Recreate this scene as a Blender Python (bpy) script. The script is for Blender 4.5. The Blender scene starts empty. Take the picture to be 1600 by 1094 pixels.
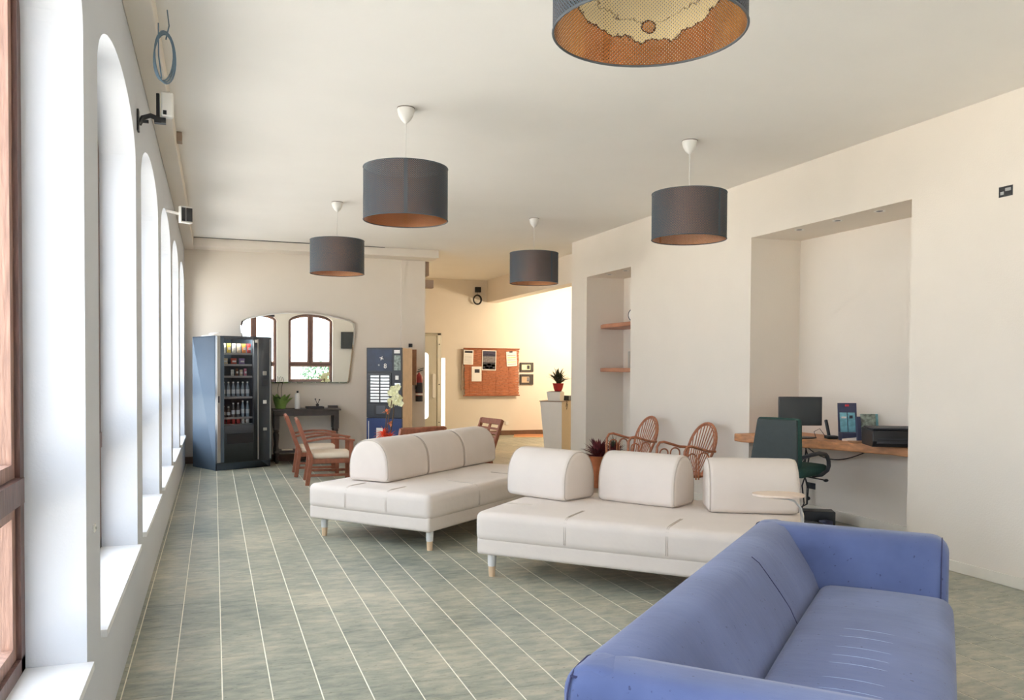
import bpy, bmesh, math, random
from mathutils import Vector, Matrix
random.seed(7)
sin, cos, pi, R = math.sin, math.cos, math.pi, math.radians
S = bpy.context.scene
COL = S.collection

# ------------------------------------------------------------------ camera
CAMH = 1.42
YAW, PIT, ROL, FPX = .3444, -.0228, .0051, 1298.23
def cam_axes():
    s, c = sin(YAW), cos(YAW); cp, sp = cos(PIT), sin(PIT); cr, sr = cos(ROL), sin(ROL)
    right0 = Vector((c, -s, 0)); fwd0 = Vector((s, c, 0)); up0 = Vector((0, 0, 1))
    fwd = fwd0*cp + up0*sp; up1 = up0*cp - fwd0*sp
    return right0*cr + up1*sr, up1*cr - right0*sr, fwd
rt, up, fw = cam_axes()
cd = bpy.data.cameras.new('camera'); cam = bpy.data.objects.new('camera', cd); COL.objects.link(cam)
M = Matrix((( rt.x, up.x, -fw.x, 0), (rt.y, up.y, -fw.y, 0), (rt.z, up.z, -fw.z, CAMH), (0, 0, 0, 1)))
cam.matrix_world = M
cd.sensor_width = 36; cd.lens = FPX/1600*36; cd.shift_y = 58/1600; cd.clip_start = .02; cd.clip_end = 200
S.camera = cam

# ------------------------------------------------------------------ world, light, exposure
SKY_STRENGTH = 6.0       # at the horizon; the hazy sky is brighter overhead
W = bpy.data.worlds.new('overcast_sky'); S.world = W; W.use_nodes = True
bgn = W.node_tree.nodes['Background']; bgn.inputs[0].default_value = (.78, .88, 1, 1); _n, _l = W.node_tree.nodes, W.node_tree.links.new
_tc = _n.new('ShaderNodeTexCoord'); _sx = _n.new('ShaderNodeSeparateXYZ'); _l(_tc.outputs['Generated'], _sx.inputs[0])
_mx = _n.new('ShaderNodeMath'); _mx.operation = 'MAXIMUM'; _mx.inputs[1].default_value = 0; _l(_sx.outputs['Z'], _mx.inputs[0])
_ma = _n.new('ShaderNodeMath'); _ma.operation = 'MULTIPLY_ADD'; _ma.inputs[1].default_value = SKY_STRENGTH*.8; _ma.inputs[2].default_value = SKY_STRENGTH
_l(_mx.outputs[0], _ma.inputs[0]); _l(_ma.outputs[0], bgn.inputs[1])
S.view_settings.view_transform = 'Standard'; S.view_settings.look = 'None'; S.view_settings.gamma = 1
S.view_settings.use_curve_mapping = False; S.view_settings.exposure = -0.12
S.cycles.max_bounces = 10; S.cycles.diffuse_bounces = 9; S.cycles.transparent_max_bounces = 24
S.cycles.sample_clamp_indirect = 6; S.cycles.caustics_reflective = False; S.cycles.caustics_refractive = False
def light(name, kind, loc, energy, col, size=.3, rot=None, sy=None):
    l = bpy.data.lights.new(name, kind); l.energy = energy; l.color = col
    if kind == 'AREA':
        l.size = size
        if sy: l.shape = 'RECTANGLE'; l.size_y = sy
    elif kind == 'POINT': l.shadow_soft_size = size
    o = bpy.data.objects.new(name, l); o.location = loc; COL.objects.link(o)
    if rot: o.rotation_euler = rot
    return o
light('reception_lamp_light', 'POINT', (7.2, 15.0, 2.3), 200, (1, .85, .63), .15)
sun = bpy.data.lights.new('sun', 'SUN'); sun.energy = 45; sun.angle = .009; sun.color = (1, .96, .9)
so_ = bpy.data.objects.new('sun', sun); COL.objects.link(so_)
so_.rotation_euler = Vector((.62, .30, 1.35)).to_track_quat('Z', 'Y').to_euler()      # high, over the roof from the right: lights the yard, not the room
XL, XR, YF, H = -.40, 4.92, 13.0, 3.25
YN, YB, XE = -2.5, 16.6, 8.3

# ------------------------------------------------------------------ materials
def srgb(r, g, b):
    f = lambda v: (v/255/12.92) if v/255 <= .04045 else ((v/255+.055)/1.055)**2.4
    return (f(r), f(g), f(b), 1)
def nodes(name):
    m = bpy.data.materials.new(name); m.use_nodes = True; nt = m.node_tree
    return m, nt, nt.nodes['Principled BSDF']
def mat(name, col, rough=.6, metal=0, var=.06, scale=8, bump=0, bscale=60, stretch=None, spec=.5, sheen=0, coat=0, emit=None):
    m, nt, p = nodes(name)
    p.inputs['Roughness'].default_value = rough; p.inputs['Metallic'].default_value = metal
    p.inputs['Specular IOR Level'].default_value = spec
    if sheen: p.inputs['Sheen Weight'].default_value = sheen
    if coat: p.inputs['Coat Weight'].default_value = coat
    tc = nt.nodes.new('ShaderNodeTexCoord'); mp = nt.nodes.new('ShaderNodeMapping')
    if stretch: mp.inputs['Scale'].default_value = stretch
    nt.links.new(tc.outputs['Object'], mp.inputs[0])
    n = nt.nodes.new('ShaderNodeTexNoise'); n.inputs['Scale'].default_value = scale; n.inputs['Detail'].default_value = 4
    nt.links.new(mp.outputs[0], n.inputs['Vector'])
    r = nt.nodes.new('ShaderNodeValToRGB')
    c = col
    r.color_ramp.elements[0].position = .3; r.color_ramp.elements[1].position = .7
    r.color_ramp.elements[0].color = (c[0]*(1-var), c[1]*(1-var), c[2]*(1-var), 1)
    r.color_ramp.elements[1].color = (min(1, c[0]*(1+var)), min(1, c[1]*(1+var)), min(1, c[2]*(1+var)), 1)
    nt.links.new(n.outputs['Fac'], r.inputs[0]); nt.links.new(r.outputs[0], p.inputs['Base Color'])
    if bump:
        n2 = nt.nodes.new('ShaderNodeTexNoise'); n2.inputs['Scale'].default_value = bscale; n2.inputs['Detail'].default_value = 3
        nt.links.new(mp.outputs[0], n2.inputs['Vector'])
        b = nt.nodes.new('ShaderNodeBump'); b.inputs['Strength'].default_value = bump; b.inputs['Distance'].default_value = .01
        nt.links.new(n2.outputs['Fac'], b.inputs['Height']); nt.links.new(b.outputs[0], p.inputs['Normal'])
    if emit:
        p.inputs['Emission Color'].default_value = (*emit[0], 1); p.inputs['Emission Strength'].default_value = emit[1]
    return m
def glass_mat(name, tint=(1, 1, 1), refl=1.0):
    m = bpy.data.materials.new(name); m.use_nodes = True; nt = m.node_tree; nt.nodes.clear()
    o = nt.nodes.new('ShaderNodeOutputMaterial'); mx = nt.nodes.new('ShaderNodeMixShader')
    t = nt.nodes.new('ShaderNodeBsdfTransparent'); t.inputs[0].default_value = (*tint, 1)
    g = nt.nodes.new('ShaderNodeBsdfGlossy'); g.inputs['Roughness'].default_value = .01
    f = nt.nodes.new('ShaderNodeFresnel'); f.inputs[0].default_value = 1.45
    mu = nt.nodes.new('ShaderNodeMath'); mu.operation = 'MULTIPLY'; mu.inputs[1].default_value = refl
    gm = nt.nodes.new('ShaderNodeNewGeometry'); iv = nt.nodes.new('ShaderNodeMath'); iv.operation = 'SUBTRACT'; iv.inputs[0].default_value = 1; nt.links.new(gm.outputs['Backfacing'], iv.inputs[1])
    mf = nt.nodes.new('ShaderNodeMath'); mf.operation = 'MULTIPLY'; nt.links.new(f.outputs[0], mf.inputs[0]); nt.links.new(iv.outputs[0], mf.inputs[1])
    nt.links.new(mf.outputs[0], mu.inputs[0]); nt.links.new(mu.outputs[0], mx.inputs[0])
    nt.links.new(t.outputs[0], mx.inputs[1]); nt.links.new(g.outputs[0], mx.inputs[2]); nt.links.new(mx.outputs[0], o.inputs[0])
    return m
MT = {}
MT['wall'] = mat('wall_plaster', srgb(224, 215, 203), .9, var=.012, scale=3, bump=.12, bscale=90, spec=.2)
MT['ceil'] = mat('ceiling_plaster', srgb(236, 232, 226), .9, var=.012, scale=2, bump=.06, bscale=60, spec=.2)
MT['reveal'] = mat('sill_marble', srgb(232, 232, 232), .35, var=.04, scale=6)
MT['skirt'] = mat('skirting_white', srgb(225, 218, 205), .5, var=.05, scale=6)
MT['brownskirt'] = mat('skirting_brown', srgb(112, 84, 66), .4, var=.1, scale=12)
MT['frame'] = mat('window_wood', srgb(98, 70, 62), .45, var=.3, scale=10, stretch=(6, 6, .7), bump=.2, bscale=20)
MT['frame2'] = mat('window_wood_light', srgb(150, 116, 100), .5, var=.25, scale=10, stretch=(6, 6, .7), bump=.2, bscale=20)
MT['glass'] = glass_mat('window_glass')
MT['glass_dark'] = glass_mat('machine_glass', (.82, .84, .86))
MT['sofa'] = mat('cream_fabric', srgb(212, 201, 191), .85, var=.02, scale=5, bump=.35, bscale=9, sheen=.1, spec=.2)
MT['sofaseam'] = mat('cream_piping', srgb(186, 174, 162), .9, var=.03)
MT['shadow_gap'] = mat('dark_seam', srgb(110, 100, 92), .9)
MT['legwhite'] = mat('leg_white', srgb(215, 213, 210), .45)
MT['legwood'] = mat('leg_birch', srgb(214, 184, 150), .5, var=.12, scale=12, stretch=(4, 4, .5))
MT['teak'] = mat('teak_wood', srgb(139, 82, 58), .45, var=.22, scale=12, stretch=(3, 3, 1), bump=.1)
MT['cush'] = mat('seat_cushion_cream', srgb(226, 212, 190), .9, var=.03, bump=.2, bscale=15)
MT['rattan'] = mat('rattan_cane', srgb(168, 106, 74), .45, var=.25, scale=30)
MT['slate'] = mat('slate_metal', srgb(72, 76, 80), .6, var=.05)
MT['white'] = mat('white_plastic', srgb(225, 222, 216), .4, var=.02)
MT['black'] = mat('black_plastic', srgb(34, 35, 38), .4, var=.08)
MT['dark'] = mat('charcoal_plastic', srgb(50, 52, 58), .55, var=.06)
MT['cable'] = mat('black_cable', srgb(35, 34, 36), .5)
MT['bluecable'] = mat('blue_grey_cable', srgb(88, 110, 126), .5)
MT['silver'] = mat('brushed_aluminium', srgb(190, 190, 188), .35, .8, var=.06, stretch=(1, 1, .1))
MT['vend'] = mat('vending_steel_blue', srgb(78, 92, 106), .7, .0, var=.05, scale=2)
MT['vendfront'] = mat('vending_front', srgb(74, 78, 84), .3, 0, var=.05)
MT['desk'] = mat('desk_wood', srgb(190, 134, 92), .5, var=.3, scale=5, stretch=(6, .8, 6), bump=.1)
MT['deskdark'] = mat('desk_top_wood', srgb(170, 130, 100), .5, var=.2, scale=5, stretch=(6, .8, 6))
MT['shelf'] = mat('shelf_wood', srgb(172, 118, 92), .5, var=.15, scale=5, stretch=(4, 1, 4))
MT['green'] = mat('chair_green_fabric', srgb(34, 68, 62), .85, var=.12, scale=40)
MT['chairback'] = mat('chair_back_shell', srgb(52, 60, 60), .7, var=.08, scale=20)
MT['console'] = mat('dark_antique_wood', srgb(66, 58, 54), .45, var=.2, scale=8)
MT['leaf'] = mat('leaf_green', srgb(86, 120, 66), .6, var=.3, scale=20)
MT['leafdark'] = mat('leaf_dark', srgb(60, 66, 46), .6, var=.3, scale=20)
MT['leafred'] = mat('leaf_red', srgb(104, 44, 48), .55, var=.35, scale=30)
MT['wrap'] = mat('green_wrap', srgb(136, 170, 90), .6, var=.15)
MT['copper'] = mat('copper_pot', srgb(196, 120, 84), .3, .7, var=.2)
MT['redpot'] = mat('red_pot', srgb(176, 40, 44), .4, var=.1)
MT['orange'] = mat('orange_flower', srgb(240, 96, 60), .6, var=.25, scale=30)
MT['peach'] = mat('peach_flower', srgb(240, 150, 100), .6, var=.2, scale=30)
MT['petal'] = mat('cream_petal', srgb(236, 236, 196), .6, var=.12, scale=30)
MT['stem'] = mat('stem_brown', srgb(96, 74, 50), .7, var=.2)
MT['paper'] = mat('paper_white', srgb(238, 234, 228), .8, var=.02)
MT['ink'] = mat('ink_dark', srgb(58, 58, 66), .8)
MT['inkgrey'] = mat('ink_grey', srgb(160, 160, 165), .8)
MT['posternavy'] = mat('poster_navy', srgb(58, 54, 78), .6, var=.15, scale=20)
MT['postergrey'] = mat('poster_photo', srgb(120, 116, 120), .6, var=.5, scale=40)
MT['yellow'] = mat('poster_yellow', srgb(240, 205, 80), .6, var=.1)
MT['door'] = mat('door_grey', srgb(196, 192, 178), .5, var=.02)
MT['tan'] = mat('tan_board', srgb(198, 172, 144), .7, var=.08)
MT['countertan'] = mat('counter_side', srgb(205, 192, 172), .7, var=.03)
MT['boxwood'] = mat('box_wood', srgb(150, 108, 78), .6, var=.25, scale=10)
MT['tanbox'] = mat('taupe_box', srgb(158, 136, 118), .7)
MT['red'] = mat('extinguisher_red', srgb(150, 40, 40), .3, var=.1)
MT['bluepanel'] = mat('coffee_panel_blue', srgb(38, 58, 108), .5, var=.1)
MT['nightblue'] = mat('coffee_panel_night', srgb(38, 48, 70), .5, var=.35, scale=9)
MT['mat'] = mat('coir_mat', srgb(176, 118, 78), .95, var=.2, scale=60)
MT['matedge'] = mat('mat_edge', srgb(225, 195, 150), .9)
MT['outground'] = mat('outside_paving', srgb(200, 196, 188), .9, var=.1, scale=1)
MT['outwall'] = mat('outside_wall', srgb(228, 222, 205), .9, var=.05)
MT['bush'] = mat('bush_green', srgb(74, 110, 84), .7, var=.4, scale=12)
MT['teal'] = mat('leaflet_teal', srgb(120, 176, 190), .5, var=.3, scale=25)
MT['leaflet'] = mat('leaflet_picture', srgb(130, 140, 130), .5, var=.7, scale=28)
MT['navy'] = mat('display_navy', srgb(62, 66, 92), .5, var=.1)
MT['redlabel'] = mat('red_label', srgb(214, 62, 74), .5)
MT['traywood'] = mat('tray_birch', srgb(222, 202, 184), .45, var=.08, scale=6, stretch=(1, 6, 1))
MT['grout'] = mat('grout_cream', srgb(244, 238, 220), .8, var=.06, scale=30)
MT['mirror'] = mat('mirror_silver', (.88, .9, .9, 1), .0, 1, var=.0)
MT['bulb'] = mat('tube_glow', (1, 1, 1, 1), .5, emit=((1, .95, .85), 160))
MT['lit'] = mat('daylight_glow', (1, 1, 1, 1), .5, emit=((1, .98, .93), 1.6))  # glow put in for daylight, on the door slot and the wall streak

def tile_material():
    m, nt, p = nodes('floor_tile_stone')
    L = nt.links.new
    g = nt.nodes.new('ShaderNodeNewGeometry')
    mp = nt.nodes.new('ShaderNodeMapping'); mp.inputs['Scale'].default_value = (3.6, 8.5, 1); L(g.outputs['Position'], mp.inputs[0])
    # each tile shifts the pattern a little
    dv = nt.nodes.new('ShaderNodeVectorMath'); dv.operation = 'SUBTRACT'; dv.inputs[1].default_value = (.03, 3.645, 0); L(g.outputs['Position'], dv.inputs[0])
    dd = nt.nodes.new('ShaderNodeVectorMath'); dd.operation = 'DIVIDE'; dd.inputs[1].default_value = (.2043, .2062, 1); L(dv.outputs[0], dd.inputs[0])
    fl = nt.nodes.new('ShaderNodeVectorMath'); fl.operation = 'FLOOR'; L(dd.outputs[0], fl.inputs[0])
    wn = nt.nodes.new('ShaderNodeTexWhiteNoise'); wn.noise_dimensions = '2D'; L(fl.outputs[0], wn.inputs['Vector'])
    sc = nt.nodes.new('ShaderNodeVectorMath'); sc.operation = 'SCALE'; sc.inputs['Scale'].default_value = 6.0; L(wn.outputs['Color'], sc.inputs[0])
    ad = nt.nodes.new('ShaderNodeVectorMath'); L(mp.outputs[0], ad.inputs[0]); L(sc.outputs[0], ad.inputs[1])
    n = nt.nodes.new('ShaderNodeTexNoise'); n.inputs['Scale'].default_value = 2.2; n.inputs['Detail'].default_value = 7; n.inputs['Roughness'].default_value = .62; L(ad.outputs[0], n.inputs['Vector'])
    big = nt.nodes.new('ShaderNodeTexNoise'); big.inputs['Scale'].default_value = 1.1; big.inputs['Detail'].default_value = 2; L(g.outputs['Position'], big.inputs['Vector'])
    mx0 = nt.nodes.new('ShaderNodeMath'); mx0.operation = 'MULTIPLY_ADD'; mx0.inputs[1].default_value = .45; L(big.outputs['Fac'], mx0.inputs[0])
    m2 = nt.nodes.new('ShaderNodeMath'); m2.operation = 'MULTIPLY'; m2.inputs[1].default_value = .55; L(n.outputs['Fac'], m2.inputs[0]); L(m2.outputs[0], mx0.inputs[2])
    r = nt.nodes.new('ShaderNodeValToRGB'); e = r.color_ramp.elements
    e[0].position = .34; e[0].color = srgb(108, 116, 108); e[1].position = .66; e[1].color = srgb(192, 184, 162)
    x = e.new(.5); x.color = srgb(152, 153, 137)
    L(mx0.outputs[0], r.inputs[0])
    pit = nt.nodes.new('ShaderNodeTexNoise'); pit.inputs['Scale'].default_value = 9; pit.inputs['Detail'].default_value = 5; L(ad.outputs[0], pit.inputs['Vector'])
    pr = nt.nodes.new('ShaderNodeValToRGB'); pr.color_ramp.elements[0].position = .31; pr.color_ramp.elements[1].position = .37
    pr.color_ramp.elements[0].color = (.62, .62, .6, 1); pr.color_ramp.elements[1].color = (1, 1, 1, 1); L(pit.outputs['Fac'], pr.inputs[0])
    mu = nt.nodes.new('ShaderNodeMix'); mu.data_type = 'RGBA'; mu.blend_type = 'MULTIPLY'; mu.inputs[0].default_value = 1
    L(r.outputs[0], mu.inputs[6]); L(pr.outputs[0], mu.inputs[7]); L(mu.outputs[2], p.inputs['Base Color'])
    p.inputs['Roughness'].default_value = .33
    b = nt.nodes.new('ShaderNodeBump'); b.inputs['Strength'].default_value = .12; b.inputs['Distance'].default_value = .004; L(n.outputs['Fac'], b.inputs['Height']); L(b.outputs[0], p.inputs['Normal'])
    return m
MT['tile'] = tile_material()

def blue_fabric():
    m, nt, p = nodes('blue_denim_fabric'); L = nt.links.new
    tc = nt.nodes.new('ShaderNodeTexCoord')
    n = nt.nodes.new('ShaderNodeTexNoise'); n.inputs['Scale'].default_value = 2.5; n.inputs['Detail'].default_value = 5; L(tc.outputs['Object'], n.inputs['Vector'])
    r = nt.nodes.new('ShaderNodeValToRGB'); e = r.color_ramp.elements; e[0].position = .3; e[0].color = srgb(72, 85, 127); e[1].position = .72; e[1].color = srgb(97, 112, 158)
    L(n.outputs['Fac'], r.inputs[0])
    sp = nt.nodes.new('ShaderNodeTexNoise'); sp.inputs['Scale'].default_value = 55; sp.inputs['Detail'].default_value = 3; L(tc.outputs['Object'], sp.inputs['Vector'])
    sr = nt.nodes.new('ShaderNodeValToRGB'); sr.color_ramp.elements[0].position = .27; sr.color_ramp.elements[1].position = .31
    sr.color_ramp.elements[0].color = (.45, .42, .5, 1); sr.color_ramp.elements[1].color = (1, 1, 1, 1); L(sp.outputs['Fac'], sr.inputs[0])
    mu = nt.nodes.new('ShaderNodeMix'); mu.data_type = 'RGBA'; mu.blend_type = 'MULTIPLY'; mu.inputs[0].default_value = 1
    L(r.outputs[0], mu.inputs[6]); L(sr.outputs[0], mu.inputs[7]); L(mu.outputs[2], p.inputs['Base Color'])
    p.inputs['Roughness'].default_value = .75; p.inputs['Sheen Weight'].default_value = .22; p.inputs['Sheen Roughness'].default_value = .5
    p.inputs['Specular IOR Level'].default_value = .3
    # pulled wrinkles and weave
    mp = nt.nodes.new('ShaderNodeMapping'); mp.inputs['Scale'].default_value = (9, 2.5, 2.5); L(tc.outputs['Object'], mp.inputs[0])
    wr = nt.nodes.new('ShaderNodeTexNoise'); wr.inputs['Scale'].default_value = 2.5; wr.inputs['Detail'].default_value = 2; L(mp.outputs[0], wr.inputs['Vector'])
    we = nt.nodes.new('ShaderNodeTexNoise'); we.inputs['Scale'].default_value = 420; L(tc.outputs['Object'], we.inputs['Vector'])
    b = nt.nodes.new('ShaderNodeBump'); b.inputs['Strength'].default_value = .13; b.inputs['Distance'].default_value = .012; L(wr.outputs['Fac'], b.inputs['Height'])
    b2 = nt.nodes.new('ShaderNodeBump'); b2.inputs['Strength'].default_value = .15; b2.inputs['Distance'].default_value = .002; L(we.outputs['Fac'], b2.inputs['Height']); L(b.outputs[0], b2.inputs['Normal'])
    L(b2.outputs[0], p.inputs['Normal'])
    return m
MT['blue'] = blue_fabric()
MT['blueseam'] = mat('blue_stitching', srgb(52, 56, 92), .8)
MT['crease'] = mat('pale_crease', srgb(150, 168, 205), .8)

def perforated(name, col, rough, metal, pitch=.0125, rad=.2):
    m = bpy.data.materials.new(name); m.use_nodes = True; nt = m.node_tree; L = nt.links.new
    p = nt.nodes['Principled BSDF']; out = nt.nodes['Material Output']
    p.inputs['Base Color'].default_value = col; p.inputs['Roughness'].default_value = rough; p.inputs['Metallic'].default_value = metal
    uv = nt.nodes.new('ShaderNodeUVMap'); uv.uv_map = 'UVMap'
    def lattice(off):
        v = nt.nodes.new('ShaderNodeVectorMath'); v.operation = 'MULTIPLY_ADD'; v.inputs[1].default_value = (1/pitch, 1/pitch, 0); v.inputs[2].default_value = (off, off, 0); L(uv.outputs[0], v.inputs[0])
        f = nt.nodes.new('ShaderNodeVectorMath'); f.operation = 'FRACTION'; L(v.outputs[0], f.inputs[0])
        s = nt.nodes.new('ShaderNodeVectorMath'); s.operation = 'SUBTRACT'; s.inputs[1].default_value = (.5, .5, 0); L(f.outputs[0], s.inputs[0])
        l = nt.nodes.new('ShaderNodeVectorMath'); l.operation = 'LENGTH'; L(s.outputs[0], l.inputs[0])
        return l.outputs['Value']
    a, b_ = lattice(0), lattice(.5)
    mn = nt.nodes.new('ShaderNodeMath'); mn.operation = 'MINIMUM'; L(a, mn.inputs[0]); L(b_, mn.inputs[1])
    lt = nt.nodes.new('ShaderNodeMath'); lt.operation = 'LESS_THAN'; lt.inputs[1].default_value = rad; L(mn.outputs[0], lt.inputs[0])
    tr = nt.nodes.new('ShaderNodeBsdfTransparent'); mx = nt.nodes.new('ShaderNodeMixShader')
    L(lt.outputs[0], mx.inputs[0]); L(p.outputs[0], mx.inputs[1]); L(tr.outputs[0], mx.inputs[2]); L(mx.outputs[0], out.inputs[0])
    return m
MT['shade'] = perforated('shade_slate_perforated', srgb(56, 64, 72), .7, 0, rad=.165)
def worn_lit_lining():  # peeled foil, with reflected room light put into its gold and cream
    m = perforated('shade_gold_worn_lit', srgb(222, 164, 108), .24, .85, rad=.165); nt = m.node_tree; L = nt.links.new; p = nt.nodes['Principled BSDF']
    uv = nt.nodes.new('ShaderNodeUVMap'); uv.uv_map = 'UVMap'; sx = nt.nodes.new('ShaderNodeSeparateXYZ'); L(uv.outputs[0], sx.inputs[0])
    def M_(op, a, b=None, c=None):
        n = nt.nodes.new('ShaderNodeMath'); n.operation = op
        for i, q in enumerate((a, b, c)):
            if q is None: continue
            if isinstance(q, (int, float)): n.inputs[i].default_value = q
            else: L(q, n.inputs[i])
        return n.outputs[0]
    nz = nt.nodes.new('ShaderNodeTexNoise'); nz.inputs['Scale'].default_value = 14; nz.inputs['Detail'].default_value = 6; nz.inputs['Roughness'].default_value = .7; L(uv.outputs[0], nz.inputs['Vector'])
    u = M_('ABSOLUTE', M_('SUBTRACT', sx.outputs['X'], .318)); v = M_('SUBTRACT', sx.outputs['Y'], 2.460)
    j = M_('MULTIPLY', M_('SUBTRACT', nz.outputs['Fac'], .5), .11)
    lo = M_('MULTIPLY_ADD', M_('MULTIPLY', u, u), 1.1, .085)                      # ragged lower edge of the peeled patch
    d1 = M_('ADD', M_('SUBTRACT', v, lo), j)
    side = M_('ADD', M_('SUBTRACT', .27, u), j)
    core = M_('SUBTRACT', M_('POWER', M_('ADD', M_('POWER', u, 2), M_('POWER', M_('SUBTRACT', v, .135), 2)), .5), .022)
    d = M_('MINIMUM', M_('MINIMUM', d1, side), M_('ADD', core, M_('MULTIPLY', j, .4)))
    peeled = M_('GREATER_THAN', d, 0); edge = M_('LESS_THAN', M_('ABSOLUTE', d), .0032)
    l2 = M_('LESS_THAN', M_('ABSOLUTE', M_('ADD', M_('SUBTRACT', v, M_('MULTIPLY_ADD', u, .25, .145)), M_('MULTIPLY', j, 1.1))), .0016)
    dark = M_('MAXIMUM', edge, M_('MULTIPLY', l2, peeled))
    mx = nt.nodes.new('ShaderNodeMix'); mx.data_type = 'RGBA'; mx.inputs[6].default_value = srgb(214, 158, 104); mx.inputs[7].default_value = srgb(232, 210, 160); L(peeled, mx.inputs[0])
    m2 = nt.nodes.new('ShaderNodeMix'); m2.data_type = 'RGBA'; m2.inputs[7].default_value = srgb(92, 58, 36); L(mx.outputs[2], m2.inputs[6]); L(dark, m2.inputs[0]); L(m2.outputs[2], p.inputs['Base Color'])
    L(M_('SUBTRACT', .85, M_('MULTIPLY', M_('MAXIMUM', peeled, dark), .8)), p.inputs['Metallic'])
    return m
MT['lining_worn_lit'] = worn_lit_lining()
MT['lining'] = perforated('shade_copper_perforated', srgb(190, 132, 88), .3, .85, rad=.165)

# ------------------------------------------------------------------ geometry helpers
class MB:
    def __init__(s): s.v = []; s.f = []; s.m = []
    def add(s, vs, fs, mi=0, xf=None):
        o = len(s.v)
        s.v += [tuple(xf @ Vector(v)) if xf else tuple(v) for v in vs]
        s.f += [tuple(i+o for i in f) for f in fs]; s.m += [mi]*len(fs); return s
    def box(s, a, b, mi=0, xf=None):
        (x0, y0, z0), (x1, y1, z1) = a, b
        v = [(x0, y0, z0), (x1, y0, z0), (x1, y1, z0), (x0, y1, z0), (x0, y0, z1), (x1, y0, z1), (x1, y1, z1), (x0, y1, z1)]
        return s.add(v, [(0, 3, 2, 1), (4, 5, 6, 7), (0, 1, 5, 4), (1, 2, 6, 5), (2, 3, 7, 6), (3, 0, 4, 7)], mi, xf)
    def bar(s, p, q, w, h, upv=(0, 0, 1), mi=0):
        p, q = Vector(p), Vector(q); d = (q-p).normalized(); u = Vector(upv); r = d.cross(u)
        if r.length < 1e-4: r = d.cross(Vector((0, 1, 0)))
        r.normalize(); u = r.cross(d).normalized()
        v = [c + r*a*w/2 + u*b*h/2 for c in (p, q) for a, b in ((-1, -1), (1, -1), (1, 1), (-1, 1))]
        return s.add(v, [(0, 3, 2, 1), (4, 5, 6, 7), (0, 1, 5, 4), (1, 2, 6, 5), (2, 3, 7, 6), (3, 0, 4, 7)], mi)
    def tube(s, pts, r, n=8, mi=0, closed=False, caps=True):
        pts = [Vector(p) for p in pts]; rs = r if isinstance(r, (list, tuple)) else [r]*len(pts)
        N = len(pts); rings = []; prev = None
        for i, p in enumerate(pts):
            a = pts[(i-1) % N] if (closed or i > 0) else p; b = pts[(i+1) % N] if (closed or i < N-1) else p
            t = (b-a).normalized()
            if prev is None:
                u = t.orthogonal().normalized()
            else:
                u = (prev - t*prev.dot(t)); u = u.normalized() if u.length > 1e-6 else t.orthogonal().normalized()
            prev = u; w = t.cross(u)
            rings.append([p + (u*cos(2*pi*k/n) + w*sin(2*pi*k/n))*rs[i] for k in range(n)])
        v = [x for g in rings for x in g]; f = []
        for i in range(N if closed else N-1):
            j = (i+1) % N
            for k in range(n): f.append((i*n+k, i*n+(k+1) % n, j*n+(k+1) % n, j*n+k))
        if not closed and caps: f += [tuple(range(n))[::-1], tuple((N-1)*n+k for k in range(n))]
        return s.add(v, f, mi)
    def lathe(s, prof, c=(0, 0, 0), n=20, mi=0, xf=None):
        v = []; f = []; m = len(prof)
        for k in range(n):
            a = 2*pi*k/n; v += [(c[0]+r*cos(a), c[1]+r*sin(a), c[2]+z) for r, z in prof]
        for k in range(n):
            for i in range(m-1):
                j = (k+1) % n; f.append((k*m+i, j*m+i, j*m+i+1, k*m+i+1))
        return s.add(v, f, mi, xf)
    def prism(s, poly, z0, z1, mi=0, xf=None):
        n = len(poly); v = [(x, y, z0) for x, y in poly] + [(x, y, z1) for x, y in poly]
        f = [tuple(range(n))[::-1], tuple(range(n, 2*n))] + [(i, (i+1) % n, n+(i+1) % n, n+i) for i in range(n)]
        return s.add(v, f, mi, xf)
    def ball(s, c, rx, ry=None, rz=None, n=8, m=6, mi=0):
        ry = ry or rx; rz = rz or rx
        v = []; f = []
        for i in range(m+1):
            t = pi*i/m
            for k in range(n): v.append((c[0]+rx*sin(t)*cos(2*pi*k/n), c[1]+ry*sin(t)*sin(2*pi*k/n), c[2]+rz*cos(t)))
        for i in range(m):
            for k in range(n): f.append((i*n+k, (i+1)*n+k, (i+1)*n+(k+1) % n, i*n+(k+1) % n))
        return s.add(v, f, mi)
    def leaf(s, base, tip, w, bend=.1, mi=0, nseg=4, upv=(0, 0, 1)):
        b, t = Vector(base), Vector(tip); d = t-b; r = d.cross(Vector(upv))
        if r.length < 1e-5: r = Vector((1, 0, 0))
        r.normalize(); nrm = r.cross(d).normalized(); v = []
        for i in range(nseg+1):
            q = i/nseg; p = b + d*q + nrm*bend*d.length*sin(pi*q); ww = w*sin(pi*min(1, q*.85+.12))*.5
            if i == nseg: ww = .001
            v += [p - r*ww, p + nrm*(-ww*.25), p + r*ww]
        f = []
        for i in range(nseg): o = i*3; f += [(o, o+1, o+4, o+3), (o+1, o+2, o+5, o+4)]
        return s.add(v, f, mi)
    def mesh(s, name, mats, smooth=False):
        me = bpy.data.meshes.new(name); me.from_pydata(s.v, [], s.f)
        for m in (mats if isinstance(mats, (list, tuple)) else [mats]): me.materials.append(MT[m] if isinstance(m, str) else m)
        me.polygons.foreach_set('material_index', s.m)
        if smooth: me.polygons.foreach_set('use_smooth', [True]*len(s.f))
        me.update()
        b = bmesh.new(); b.from_mesh(me); bmesh.ops.remove_doubles(b, verts=b.verts, dist=1e-5); bmesh.ops.recalc_face_normals(b, faces=b.faces); b.to_mesh(me); b.free()
        return me
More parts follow.
